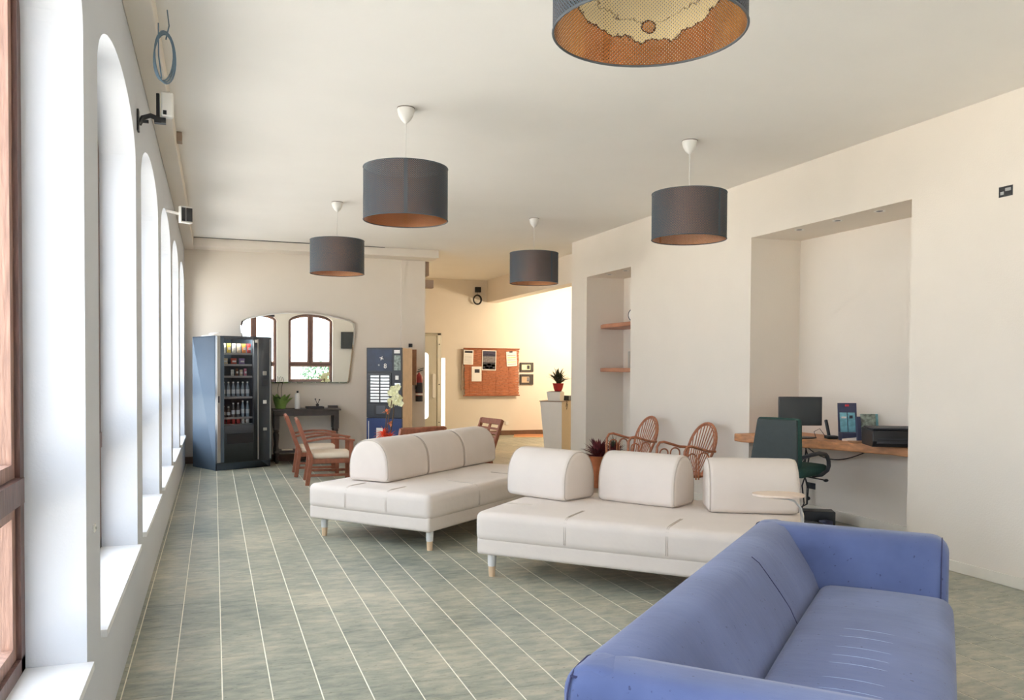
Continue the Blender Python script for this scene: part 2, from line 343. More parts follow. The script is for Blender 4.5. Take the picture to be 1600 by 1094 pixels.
    def build(s, name, mats, parent=None, smooth=False, bevel=0, seg=2, angle=35, split=False):
        if split:
            p = list(range(len(s.v)))
            def fd(i):
                while p[i] != i: p[i] = p[p[i]]; i = p[i]
                return i
            for f in s.f:
                for i in f[1:]: p[fd(i)] = fd(f[0])
            g = {}
            for k, f in enumerate(s.f): g.setdefault(fd(f[0]), []).append(k)
            o = None
            for ks in g.values():
                ids = sorted({i for k in ks for i in s.f[k]}); ix = {i: n for n, i in enumerate(ids)}
                q = MB(); q.v = [s.v[i] for i in ids]; q.f = [tuple(ix[i] for i in s.f[k]) for k in ks]; q.m = [s.m[k] for k in ks]
                o = q.build(name, mats, parent, smooth, bevel, seg, angle)
            return o
        me = s.mesh(name, mats, smooth)
        o = bpy.data.objects.new(name, me); COL.objects.link(o)
        if parent: o.parent = parent
        if bevel:
            m = o.modifiers.new('bevel', 'BEVEL'); m.width = bevel; m.segments = seg; m.limit_method = 'ANGLE'; m.angle_limit = R(angle)
            for p in me.polygons: p.use_smooth = True
            try:
                w = o.modifiers.new('wn', 'WEIGHTED_NORMAL'); w.keep_sharp = True
            except Exception: pass
        elif smooth:
            try:
                me.set_sharp_from_angle(angle=R(50))
            except Exception: pass
        return o
def thing(name, label, cat, loc=(0, 0, 0), rz=0, group=None):
    o = bpy.data.objects.new(name, None); COL.objects.link(o); o.location = loc; o.rotation_euler = (0, 0, rz); o.empty_display_size = .1
    return tag(o, label, cat, group)
def tag(o, label, cat, group=None, kind=None):
    o['label'] = label; o['category'] = cat
    if group: o['group'] = group
    if kind: o['kind'] = kind
    return o
def struct(o): o['kind'] = 'structure'; return o
def sroot(name):
    o = bpy.data.objects.new(name, None); COL.objects.link(o); return struct(o)
def copy_tree(o, parent=None):
    c = o.copy(); COL.objects.link(c); c.parent = parent
    for ch in [x for x in bpy.data.objects if x.parent == o]: copy_tree(ch, c)
    return c
def puff(sx, sy, sz, r, bulge=0, n=7, side=0):
    """soft rounded box centred in x,y with its bottom at z=0"""
    def co(s_, r_):
        h = s_/2; a = [-h + r_*(1-cos(pi/2*i/4)) for i in range(4)]
        mid = [-h+r_ + (s_-2*r_)*i/n for i in range(n+1)]
        return a + mid + [-q for q in reversed(a)]
    X, Y, Z = co(sx, r), co(sy, r), co(sz, r); mb = MB(); hx, hy, hz = sx/2, sy/2, sz/2
    def mp(p):
        q = Vector((max(-hx+r, min(hx-r, p[0])), max(-hy+r, min(hy-r, p[1])), max(-hz+r, min(hz-r, p[2]))))
        d = Vector(p)-q; o = q + (d.normalized()*r if d.length > 1e-9 else d)
        fx, fy, fz = 1-(o.x/hx)**2, 1-(o.y/hy)**2, 1-(o.z/hz)**2
        if o.z > 0: o.z += bulge*max(0, fx)**.5*max(0, fy)**.5
        if side:
            o.x += side*math.copysign(1, o.x)*max(0, fy)*max(0, fz)*(abs(o.x)/hx)**3
            o.y += side*math.copysign(1, o.y)*max(0, fx)*max(0, fz)*(abs(o.y)/hy)**3
        o.z += hz
        return o
    def face(A, B, fn):
        v = [mp(fn(a, b)) for a in A for b in B]; m = len(B)
        mb.add(v, [(i*m+j, (i+1)*m+j, (i+1)*m+j+1, i*m+j+1) for i in range(len(A)-1) for j in range(m-1)])
    for sg in (-1, 1):
        face(X, Y, lambda a, b: (a, b, sg*hz)); face(X, Z, lambda a, b: (a, sg*hy, b)); face(Y, Z, lambda a, b: (sg*hx, a, b))
    return mb
def dprofile(W_, H_, tf=.62, rb=.03, n=10):
    """loaf-shaped cross-section (y,z): flat base, slanting sides, round top"""
    pts = []
    hw = W_/2; k = H_*(1-tf)
    for i in range(5): a = -pi/2 + pi/2*i/4; pts.append((hw-rb + rb*cos(a), rb + rb*sin(a)))
    for i in range(n*2+1):
        a = pi*i/(2*n); c_, s_ = cos(a), sin(a)
        pts.append(((hw-.012*abs(s_))*math.copysign(abs(c_)**.86, c_), k + (H_-k)*abs(s_)**.86))
    for i in range(5): a = pi + pi/2*i/4; pts.append((-hw+rb + rb*cos(a), rb + rb*sin(a)))
    return pts
def loft(prof, L_, re, nl=8, mb=None, bulge=0):
    """sweep a (y,z) profile along x with softly rounded ends"""
    mb = mb or MB(); ys = [p[0] for p in prof]; zs = [p[1] for p in prof]
    cy, cz = (max(ys)+min(ys))/2, (max(zs)+min(zs))/2; hy, hz = (max(ys)-min(ys))/2, (max(zs)-min(zs))/2
    secs = [(-L_/2 + re*(1-cos(a)), re*(1-sin(a))) for a in [0.0, .25, .55, .9, 1.25]]
    secs += [(-L_/2+re + (L_-2*re)*i/nl, 0) for i in range(nl+1)]
    secs += [(-x, i) for x, i in reversed(secs[:5])]
    v = []; n = len(prof)
    for x, ins in secs:
        fy, fz = (hy-ins)/hy, (hz-ins)/hz; bl = bulge*(1-(2*x/L_)**2)
        v += [(x, cy+(y-cy)*fy*(1+bl), cz+(z-cz)*fz*(1+bl*.5)) for y, z in prof]
    f = [(i*n+k, (i+1)*n+k, (i+1)*n+(k+1) % n, i*n+(k+1) % n) for i in range(len(secs)-1) for k in range(n)]
    f += [tuple(range(n)), tuple((len(secs)-1)*n+k for k in range(n))[::-1]]
    return mb.add(v, f)

# ================================================================== SETTING
def arch_wall(mp, s0, s1, ht, ops, T):
    mb = MB()
    q = lambda *p: mb.add([mp(*a) for a in p], [(0, 1, 2, 3)])
    cur = s0; N = 24
    for o in (0, T):
        cur = s0
        for a, b, zb, zs, rise in ops:
            q((cur, o, 0), (a, o, 0), (a, o, ht), (cur, o, ht)); q((a, o, 0), (b, o, 0), (b, o, zb), (a, o, zb))
            for i in range(N):
                x0, x1 = (a+b)/2-(b-a)/2*cos(pi*i/N), (a+b)/2-(b-a)/2*cos(pi*(i+1)/N); z = [zs + rise*ell((x-(a+b)/2)/((b-a)/2)) for x in (x0, x1)]
                q((x0, o, z[0]), (x1, o, z[1]), (x1, o, ht), (x0, o, ht))
            cur = b
        q((cur, o, 0), (s1, o, 0), (s1, o, ht), (cur, o, ht))
    for a, b, zb, zs, rise in ops:
        q((a, 0, zb), (a, T, zb), (a, T, zs), (a, 0, zs)); q((b, 0, zb), (b, T, zb), (b, T, zs), (b, 0, zs)); q((a, 0, zb), (b, 0, zb), (b, T, zb), (a, T, zb))
        for i in range(N):
            x0, x1 = (a+b)/2-(b-a)/2*cos(pi*i/N), (a+b)/2-(b-a)/2*cos(pi*(i+1)/N); z = [zs + rise*ell((x-(a+b)/2)/((b-a)/2)) for x in (x0, x1)]
            q((x0, 0, z[0]), (x1, 0, z[1]), (x1, T, z[1]), (x0, T, z[0]))
    for z in (0, ht): q((s0, 0, z), (s1, 0, z), (s1, T, z), (s0, T, z))
    for s_ in (s0, s1): q((s_, 0, 0), (s_, T, 0), (s_, T, ht), (s_, 0, ht))
    return mb
ZB, ZS, RISE = .434, 2.53, .275
def ell(t): return math.sqrt(max(0, 1-t*t))
def window(n, mp, op):
    a, b, zb, zs, rise = op; root = sroot('window_%d' % n); D0, D1 = .18, .24
    arch = lambda x, ins=0: zs - ins + rise*ell((x-(a+b)/2)/((b-a)/2))
    def bx(mb, s0, s1, z0, z1, o0, o1, mi=0):
        v = [mp(s, o, z) for s, o, z in ((s0, o0, z0), (s1, o0, z0), (s1, o1, z0), (s0, o1, z0), (s0, o0, z1), (s1, o0, z1), (s1, o1, z1), (s0, o1, z1))]
        mb.add(v, [(0, 3, 2, 1), (4, 5, 6, 7), (0, 1, 5, 4), (1, 2, 6, 5), (2, 3, 7, 6), (3, 0, 4, 7)], mi)
    def archbar(mb, s0, s1, ins0, ins1, o0, o1, N=14):
        for i in range(N):
            x0, x1 = s0+(s1-s0)*i/N, s0+(s1-s0)*(i+1)/N
            P = [(x0, o, arch(x0, k)) for o in (o0, o1) for k in (ins0, ins1)] + [(x1, o, arch(x1, k)) for o in (o0, o1) for k in (ins0, ins1)]
            mb.add([mp(*p) for p in P], [(0, 1, 5, 4), (2, 3, 7, 6), (0, 2, 6, 4), (1, 3, 7, 5), (0, 1, 3, 2), (4, 5, 7, 6)])
    fr = MB(); w = .055
    bx(fr, a, a+w, zb, arch(a+w), D0, D1); bx(fr, b-w, b, zb, arch(b-w), D0, D1); bx(fr, a, b, zb, zb+.05, D0, D1)
    archbar(fr, a+w, b-w, 0, w, D0, D1); fr.build('window_frame', 'frame', root)
    mid = (a+b)/2; t0, t1 = .985, 1.065
    m = MB(); bx(m, mid-.05, mid+.05, t1, arch(mid)-.05, D0-.005, D1+.005); m.build('mullion', 'frame', root)
    m = MB(); bx(m, a+w, b-w, t0, t1, D0-.012, D1+.005); m.build('transom', 'frame', root)
    def sash(s0, s1, z0, z1, arched):
        sm = MB(); k = .045; o0, o1 = D0+.015, D1-.01
        top = (lambda x: arch(x, w)) if arched else (lambda x: z1)
        bx(sm, s0, s0+k, z0, top(s0+k), o0, o1); bx(sm, s1-k, s1, z0, top(s1-k), o0, o1); bx(sm, s0+k, s1-k, z0, z0+k, o0, o1)
        if arched: archbar(sm, s0+k, s1-k, w, w+k, o0, o1, 8)
        else: bx(sm, s0+k, s1-k, z1-k, z1, o0, o1)
        so = sm.build('sash', 'frame2', root)
        pm = MB(); o = D0+.045
        if arched:
            P = [(s0+k, z0+k), (s1-k, z0+k)] + [(s1-k+(s0-s1+2*k)*i/8, arch(s1-k+(s0-s1+2*k)*i/8, w+k)) for i in range(9)]
        else: P = [(s0+k, z0+k), (s1-k, z0+k), (s1-k, z1-k), (s0+k, z1-k)]
        nP = len(P); v = [mp(s, o, z) for s, z in P] + [mp(s, o+.006, z) for s, z in P]
        pm.add(v, [tuple(range(nP)), tuple(range(nP, 2*nP))[::-1]] + [(i, (i+1) % nP, nP+(i+1) % nP, nP+i) for i in range(nP)])
        pm.build('pane', 'glass', so)
    sash(a+w, mid-.05, t1, 0, True); sash(mid+.05, b-w, t1, 0, True); sash(a+w, b-w, zb+.05, t0, False)
    sm = MB(); bx(sm, a+.002, b-.002, zb-.026, zb+.002, -.022, D0+.001); sm.build('sill', 'reveal', root)
    return root
PER, WW, Y0 = 1.9413, 1.590, 3.056
ops = [(Y0+PER*k-WW, Y0+PER*k, ZB, ZS, RISE) for k in range(-2, 6)]
ops[-1] = (ops[-1][0], min(ops[-1][1], YF-.24), ZB, ZS, RISE)
mpL = lambda s, o, z: (XL-o, s, z)
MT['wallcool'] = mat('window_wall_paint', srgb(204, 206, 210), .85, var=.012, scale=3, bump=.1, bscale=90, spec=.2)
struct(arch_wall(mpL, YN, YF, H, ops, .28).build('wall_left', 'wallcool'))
for i, op in enumerate(ops): window(i+1, mpL, op)
mpN = lambda s, o, z: (s, YN-o, z)
opn = [(.50, 1.95, ZB, ZS-.1, RISE), (2.32, 3.77, ZB, ZS-.1, RISE)]
struct(arch_wall(mpN, XL-.28, XE, H, opn, .28).build('wall_near', 'wall'))
for i, op in enumerate(opn): window(i+9, mpN, op)

w = MB()                                                            # right wall with its two niches, one solid
for y0, y1 in ((YN, 4.873), (6.848, 9.324), (10.633, 11.155)): w.box((XR, y0, 0), (XR+.75, y1, H))
for y0, y1 in ((4.873, 6.848), (9.324, 10.633)): w.box((XR, y0, 2.70), (XR+.75, y1, H)); w.box((5.50, y0, 0), (XR+.75, y1, 2.70))
struct(w.build('wall_right', 'wall'))
w = MB(); w.box((XL-.36, YF, 0), (3.168, YF+.2, H)); w.box((2.79, YF-.035, 0), (3.172, YF, H-.13)); w.box((3.0, YF+.2, 0), (3.168, YB, H))
struct(w.build('wall_far', 'wall'))
w = MB(); w.box((3.0, YB, 0), (XE, YB+.2, H)); struct(w.build('wall_back', 'wall'))
w = MB(); w.box((XE, YN-.36, 0), (XE+.2, YB+.2, H)); w.box((XR+.75, 10.95, 0), (XE, 11.155, H)); struct(w.build('wall_reception', 'wall'))
w = MB(); w.box((XL-.36, YN-.36, H), (XE+.2, YB+.2, H+.15)); struct(w.build('ceiling', 'ceil'))
w = MB(); w.box((5.385, 11.155, 2.79), (5.62, YB, H)); struct(w.build('trim_3', 'wall'))
w = MB(); w.box((XL, YN, H-.125), (XL+.13, YF, H)); struct(w.build('trim_1', 'wall', bevel=.006))
w = MB(); w.box((XL+.13, YF-.40, H-.125), (3.30, YF, H)); struct(w.build('trim_2', 'wall', bevel=.006))
# skirtings
w = MB(); t = .014
w.box((XR-t, YN, 0), (XR, 4.873, .078)); w.box((XR-t, 6.848, 0), (XR, 9.324, .078)); w.box((XR-t, 10.633, 0), (XR, 11.155, .078))
w.box((5.5-t, 4.873, 0), (5.5, 6.848, .10)); w.box((XR, 4.873, 0), (5.5, 4.873+t, .10)); w.box((XR, 6.848-t, 0), (5.5, 6.848, .10)); w.box((XR, 10.633-t, 0), (5.5, 10.633, .1))
struct(w.build('baseboard_right', 'skirt', bevel=.004))
w = MB(); w.box((XL, YF-.012, 0), (2.79, YF, .10)); w.box((2.79, YF-.047, 0), (3.18, YF-.035, .10)); struct(w.build('baseboard_far', 'brownskirt'))
bb = sroot('baseboard_back')
x = 4.5
while x < XE-.1:
    m = MB(); m.box((x, YB-.014, 0), (min(x+.397, XE), YB, .10)); m.build('skirting_tile', 'brownskirt', bb, bevel=.002); x += .40
# floor: grout bed with individual tiles
GX, GY, TX, TY = .03, 3.645, .2043, .2062
m = MB(); m.box((XL-.36, YN-.36, -.12), (XE+.2, YB+.2, -.0016)); floor = struct(m.build('floor', 'grout'))
def tile_geo(mb, cx, cy, dz=0):
    hx, hy, c = TX/2-.0026, TY/2-.0013, .0012; z = dz
    v = [(cx+sx*hx, cy+sy*hy, z-.008) for sx, sy in ((-1, -1), (1, -1), (1, 1), (-1, 1))] + [(cx+sx*hx, cy+sy*hy, z-c) for sx, sy in ((-1, -1), (1, -1), (1, 1), (-1, 1))] + \
        [(cx+sx*(hx-c), cy+sy*(hy-c), z) for sx, sy in ((-1, -1), (1, -1), (1, 1), (-1, 1))]
    mb.add(v, [(i, (i+1) % 4, 4+(i+1) % 4, 4+i) for i in range(4)] + [(4+i, 4+(i+1) % 4, 8+(i+1) % 4, 8+i) for i in range(4)] + [(8, 9, 10, 11)])
tm = MB(); tile_geo(tm, 0, 0); tile_mesh = tm.mesh('tile', 'tile')
cand = []; rest = MB()
for i in range(-3, 42):
    for j in range(-31, 64):
        cx, cy = GX+TX*(i+.5), GY+TY*(j+.5)
        if cx < XL-TX*.6 or cx > XE+.1 or cy > YB+.1 or cy < YN-.1: continue
        d = Vector((cx, cy, -CAMH)); dd = d.dot(fw); px = 800+FPX*d.dot(rt)/max(dd, .01); py = 605-FPX*d.dot(up)/max(dd, .01)
        vis = dd > .5 and -60 < px < 1660 and py < 1180 and not (1000 < px < 1480 and py > 830) and not (900 < px < 1480 and py > 1010)
        cand.append((dd if vis else 999, cx, cy))
cand.sort()
for k, (d, cx, cy) in enumerate(cand):
    if k < 300 and d < 900:
        o = bpy.data.objects.new('tile', tile_mesh); o.location = (cx, cy, 0); o.parent = floor; COL.objects.link(o)
    else: tile_geo(rest, cx, cy)
rt_ = rest.mesh('tile_field', 'tile')
o = bpy.data.objects.new('tile_field', rt_); o.parent = floor; o['kind'] = 'stuff'; COL.objects.link(o)
# outside
m = MB(); m.box((-40, -40, -.4), (40, 40, -.3)); struct(m.build('ground', 'outground'))
m = MB(); m.box((-3, -9.2, -.3), (2.6, -9, 1.0)); m.box((2.6, -9.2, -.3), (12, -9, .75)); tag(m.build('boundary_wall', 'outwall'), 'low cream garden wall outside, reflected in the mirror', 'wall')
bm_ = MB()
for i in range(900):
    a, b_ = random.uniform(0, 2*pi), random.uniform(-.4, 1); r_ = random.uniform(.65, 1)
    p = Vector((3.75+.75*r_*cos(a)*math.sqrt(1-b_*b_), -6.0+.6*r_*sin(a)*math.sqrt(1-b_*b_), .45+.62*b_*r_))
    bm_.leaf(p, p+Vector((random.uniform(-.1, .1), random.uniform(-.1, .1), random.uniform(-.02, .12))), .06)
bush = thing('garden_bush', 'round green bush outside, reflected low in the mirror', 'bush', (0, 0, 0))
bm_.build('foliage', 'bush', bush); m = MB(); m.tube([(3.75, -6, -.3), (3.75, -6, .5)], .05); m.build('stem', 'stem', bush)

# ------------------------------------------------------------------ doors etc. in the back area
d1 = sroot('door_1'); y = YB
m = MB(); m.box((3.35, y-.05, 0), (4.30, y-.015, 2.08)); m.build('door_leaf', 'door', d1, bevel=.004)
m = MB(); m.box((4.305, y-.06, 0), (4.385, y-.002, 2.13)); m.box((3.30, y-.06, 2.085), (4.385, y-.002, 2.13)); m.box((3.27, y-.06, 0), (3.345, y-.002, 2.13)); m.build('door_frame', 'door', d1, bevel=.004)
def capsule(w_, h_, n=8):
    r = w_/2; return [(r*cos(a), h_/2-r+r*sin(a)) for a in [pi*i/n for i in range(n+1)]] + [(r*cos(a), -h_/2+r+r*sin(a)) for a in [pi+pi*i/n for i in range(n+1)]]
def vert_plate(mb, poly, x, yy, z, t, mi=0):          # poly (x,z) upright, facing -Y
    mb.prism(poly, 0, t, mi, Matrix.Translation((x, yy, z)) @ Matrix.Rotation(pi/2, 4, 'X'))
m = MB(); vert_plate(m, capsule(.16, 1.36), 4.045, y-.05, 1.05, .004); m.build('glazed_slot', 'lit', d1)
m = MB(); vert_plate(m, capsule(.06, .50), 4.235, y-.05, 1.05, .03); m.build('door_handle', 'white', d1, bevel=.004)
m = MB(); [m.lathe([(0, 0), (.012, 0), (.012, .006), (0, .006)], n=10, xf=Matrix.Translation((4.345, y-.06, z)) @ Matrix.Rotation(pi/2, 4, 'X')) for z in (.3, 1.08, 1.9)]; m.build('hinge_screw', 'dark', d1, split=True)
streak = sroot('window_11')  # streak of sunlight on the wall, built as an added glowing pane
m = MB(); m.box((4.40, y-.008, .03), (4.485, y-.004, 1.62)); m.build('pane', 'lit', streak)
m = MB(); m.box((4.392, y-.02, 0), (4.402, y-.001, 1.64)); m.box((4.484, y-.02, 0), (4.492, y-.001, 1.64)); m.box((4.392, y-.02, 1.62), (4.492, y-.001, 1.64)); m.build('window_frame', 'wall', streak)  # wall-coloured rim added round the glowing streak

# ================================================================== PENDANT LAMPS
def pendant(name, loc, label, tilt=0, lining='lining'):
    Rr, zb, zt = .2966, 2.460, 2.824
    t = thing(name, label, 'lamp', (loc[0], loc[1], 0), 0, 'dark drum pendant lamps')
    def cyl(r, z0, z1, mt, nm, par, n=64):
        me = bpy.data.meshes.new(nm); v = []; f = []
        for k in range(n): a = 2*pi*k/n; v += [(r*cos(a), r*sin(a), z0), (r*cos(a), r*sin(a), z1)]
        f = [(2*k, 2*((k+1) % n), 2*((k+1) % n)+1, 2*k+1) for k in range(n)]
        me.from_pydata(v, [], f); uv = me.uv_layers.new(name='UVMap')
        cir = round(2*pi*r/.0125)*.0125
        for k in range(n):
            for li, (uu, vv) in zip(me.polygons[k].loop_indices, ((k, z0), (k+1, z0), (k+1, z1), (k, z1))): uv.data[li].uv = (uu*cir/n, vv)
        me.materials.append(MT[mt]); me.polygons.foreach_set('use_smooth', [True]*n)
        o = bpy.data.objects.new(nm, me); COL.objects.link(o); o.parent = par; return o
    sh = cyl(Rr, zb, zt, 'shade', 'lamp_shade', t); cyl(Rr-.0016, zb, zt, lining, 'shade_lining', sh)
    m = MB()
    for z in (zb, zt):
        m.tube([((Rr-.001)*cos(2*pi*k/64), (Rr-.001)*sin(2*pi*k/64), z) for k in range(64)], .004, 6, closed=True)
    m.build('shade_rim', 'slate', sh, smooth=True, split=True); m = MB()
    for k in range(3):
        a = 2*pi*k/3; m.tube([(.02*cos(a), .02*sin(a), zt-.03), ((Rr-.002)*cos(a), (Rr-.002)*sin(a), zt)], .002, 5)
    m.tube([(.02*cos(2*pi*k/16), .02*sin(2*pi*k/16), zt-.03) for k in range(16)], .002, 5, closed=True)
    m.build('shade_spider', 'slate', sh, smooth=True)
    m = MB(); m.box((-.012, Rr-.0005, zb), (.012, Rr+.0008, zt)); m.box((-.012, -Rr-.0008, zb), (.012, -Rr+.0005, zt)); m.build('shade_seam', 'slate', sh, split=True)
    m = MB(); m.tube([(0, 0, zt-.06), (0, 0, H-.09)], .0032, 6); m.build('cord', 'white', t)
    m = MB(); m.lathe([(0, -.105), (.010, -.104), (.018, -.095), (.036, -.078), (.051, -.05), (.059, -.02), (.060, 0)], (0, 0, H-.006), 24); m.build('ceiling_rose', 'white', t, smooth=True)
    m = MB(); m.lathe([(0, 0), (.062, 0), (.062, .006), (0, .006)], (0, 0, H-.0062), 24); m.build('rose_gap', 'shadow_gap', t)
    m = MB(); m.lathe([(0, -.13), (.018, -.128), (.022, -.06), (.02, 0), (0, .005)], (0, 0, zt-.02), 14); m.build('socket', 'white', t, smooth=True)
    t.rotation_euler = (0, 0, math.atan2(-loc[1], -loc[0]) + pi/2 + tilt)
    return t
pendant('pendant_lamp', (1.265, 2.293), 'dark perforated drum pendant lamp nearest the camera, its worn copper lining showing', .5, 'lining_worn_lit')
pendant('pendant_lamp', (1.278, 5.807), 'second largest drum pendant lamp, hanging over the left cream sofa, on a white cord')
pendant('pendant_lamp', (3.592, 5.827), 'drum pendant lamp hanging furthest right, in front of the plain right wall', .9)
pendant('pendant_lamp', (1.291, 9.363), 'drum pendant lamp furthest left, above the mirror and wooden armchairs', 1.2)
pendant('pendant_lamp', (3.689, 9.51), 'smallest drum pendant lamp, hanging before the lit back wall and beam', .8)

# ================================================================== CREAM SOFAS
def cream_sofa(name, label, loc, ang, L_, D_, seams_x, seams_y):
    """local: x along the length from the front-left corner, y towards the back"""
    t = thing(name, label, 'sofa', (loc[0], loc[1], 0), ang, 'cream sofas')
    m = puff(L_-.02, D_-.02, .12, .022, 0, 8); m.v = [(x+L_/2, y+D_/2, z+.155) for x, y, z in m.v]; m.build('base', 'sofa', t, smooth=True)
    m = puff(L_, D_, .205, .05, .008, 12, .006); m.v = [(x+L_/2, y+D_/2, z+.242) for x, y, z in m.v]; md = m.build('seat_mattress', 'sofa', t, smooth=True)
    m = MB(); q = .003
    for xs in seams_x:
        for dx in (-.006, .006):
            m.tube([(xs+dx, -.004, .28)]+[(xs+dx, -.006, .345), (xs+dx, -.002, .395)] + [(xs+dx, .05-.05*cos(a), .397+.0515*sin(a)) for a in (.5, 1.0, 1.4)] + [(xs+dx+.1*v_*v_, v_, .4475+.008*math.sqrt(max(0, 1-(2*xs/L_-1)**2))*math.sqrt(max(0, 1-(2*v_/D_-1)**2))) for v_ in (.08, .14, .20, .26, .32)], q, 5)
    for ys in seams_y:
        for dx in (-.006, .006):
            m.tube([(-.004, ys+dx, .28)]+[(-.006, ys+dx, .345), (-.002, ys+dx, .395)] + [(.05-.05*cos(a), ys+dx, .397+.0515*sin(a)) for a in (.5, 1.0, 1.4)] + [(v_, ys+dx, .4475+.008*math.sqrt(max(0, 1-(2*ys/D_-1)**2))*math.sqrt(max(0, 1-(2*v_/L_-1)**2))) for v_ in (.08, .14, .20, .25)], q, 5)
    m.build('stitched_seam', 'sofaseam', md, smooth=True, split=True)
    for x_, y_ in ((.10, .07), (L_-.10, .07), (.10, D_-.10), (L_-.10, D_-.10)):
        m = MB(); m.lathe([(0, .165), (.028, .165), (.0275, .12), (.024, .06), (.021, 0), (0, 0)], (x_, y_, 0), 16, 0)
        m.f = m.f; lg = m.build('leg', 'legwood', t, smooth=True)
        s_ = MB(); s_.lathe([(.0245, .072), (.0265, .072), (.0295, .12), (.030, .165), (.02, .165)], (x_, y_, 0), 16); s_.build('leg_sleeve', 'legwhite', lg, smooth=True)
    return t
A2 = R(-45.2); cream_sofa('cream_sofa', 'nearer cream fabric sofa bed, in the middle, with an oval tray at its right end', (1.66, 5.372), A2, 2.0, 1.2, (.66, 1.33), (.4, .8))
A1 = R(40); cream_sofa('cream_sofa', 'cream fabric sofa bed on the left, farther one, its short end towards the windows', (1.543, 6.149), A1, 2.1, 1.26, (.7, 1.4), (.42, .84))
def bolster(label, cx, cy, ang, L_=.61, W_=.36, Hh=.355, z=.4562, grp='loaf cushions on the sofas'):
    """x along the cushion"""
    t = thing('back_cushion', label, 'cushion', (cx, cy, z), ang, grp)
    prof = dprofile(W_, Hh, .66, .035, 10)
    m = loft(prof, L_, .035, 8, None, .02); m.build('cushion_body', 'sofa', t, smooth=True)
    m = MB(); ys = [p[0] for p in prof]
    for sx in (-1, 1):
        m.tube([(sx*(L_/2-.010), y_*.955, Hh/2+(z_-Hh/2)*.955) for y_, z_ in prof], .0042, 5, closed=True)
    m.build('piping', 'sofaseam', t, smooth=True, split=True)
    return t
bolster('cream loaf cushion on the nearer sofa, leftmost of its three, turned to the window', 2.403, 5.828, R(-62.7), W_=.36, L_=.58)
bolster('cream loaf cushion on the nearer sofa, the middle one of its three', 2.95, 5.336, R(-57), W_=.33, L_=.62)
bolster('cream loaf cushion on the nearer sofa, rightmost, behind the oval tray', 3.46, 4.80, R(-25.2), W_=.34, L_=.60)
d43 = R(43); u1 = Vector((cos(d43), sin(d43))); w1 = Vector((-sin(d43), cos(d43))); s0 = Vector((1.362, 6.854))
for k, lb in enumerate(('cream loaf cushion on the farther sofa, its rounded end facing the camera', 'cream loaf cushion on the farther sofa, between the two others', 'cream loaf cushion on the farther sofa, farthest right of its row')):
    c = s0 + u1*(.315+.635*k) + w1*.205; bolster(lb, c.x, c.y, d43, L_=.63, W_=.41, Hh=.355, z=.4562)
# oval tray with its bent arm, clipped to the right end of the nearer sofa
t = thing('side_tray', 'small oval pale wood tray on a bent grey arm at the sofa end', 'side table', (3.21, 4.17, 0), R(-25))
m = MB(); m.prism([(.155*cos(a), .115*sin(a)) for a in [2*pi*i/40 for i in range(40)]], .655, .670); m.build('tray_top', 'traywood', t, bevel=.004)
m = MB()
m2 = [(-.04, -.01, .648), (.04, -.02, .644), (.09, -.02, .630), (.125, -.022, .59), (.137, -.022, .53), (.140, -.022, .40), (.140, -.022, .22)]
for p, q_ in zip(m2[:-1], m2[1:]): m.bar(p, q_, .045, .012, (0, 1, 0) if False else (0, 0, 1))
m.v = []; m.f = []; m.m = []
for i, p in enumerate(m2):
    a = Vector(m2[max(0, i-1)]); b_ = Vector(m2[min(len(m2)-1, i+1)]); d = (b_-a).normalized(); nn = Vector((0, 1, 0)).cross(d).normalized()
    for o_, s_ in ((-.022, -.005), (.022, -.005), (.022, .005), (-.022, .005)): m.v.append(tuple(Vector(p) + Vector((0, o_, 0)) + nn*s_))
m.f = [(i*4+k, i*4+(k+1) % 4, (i+1)*4+(k+1) % 4, (i+1)*4+k) for i in range(len(m2)-1) for k in range(4)] + [(0, 1, 2, 3), tuple(len(m.v)-4+k for k in range(4))]
m.m = [0]*len(m.f); m.build('support_arm', 'silver', t, bevel=.003)

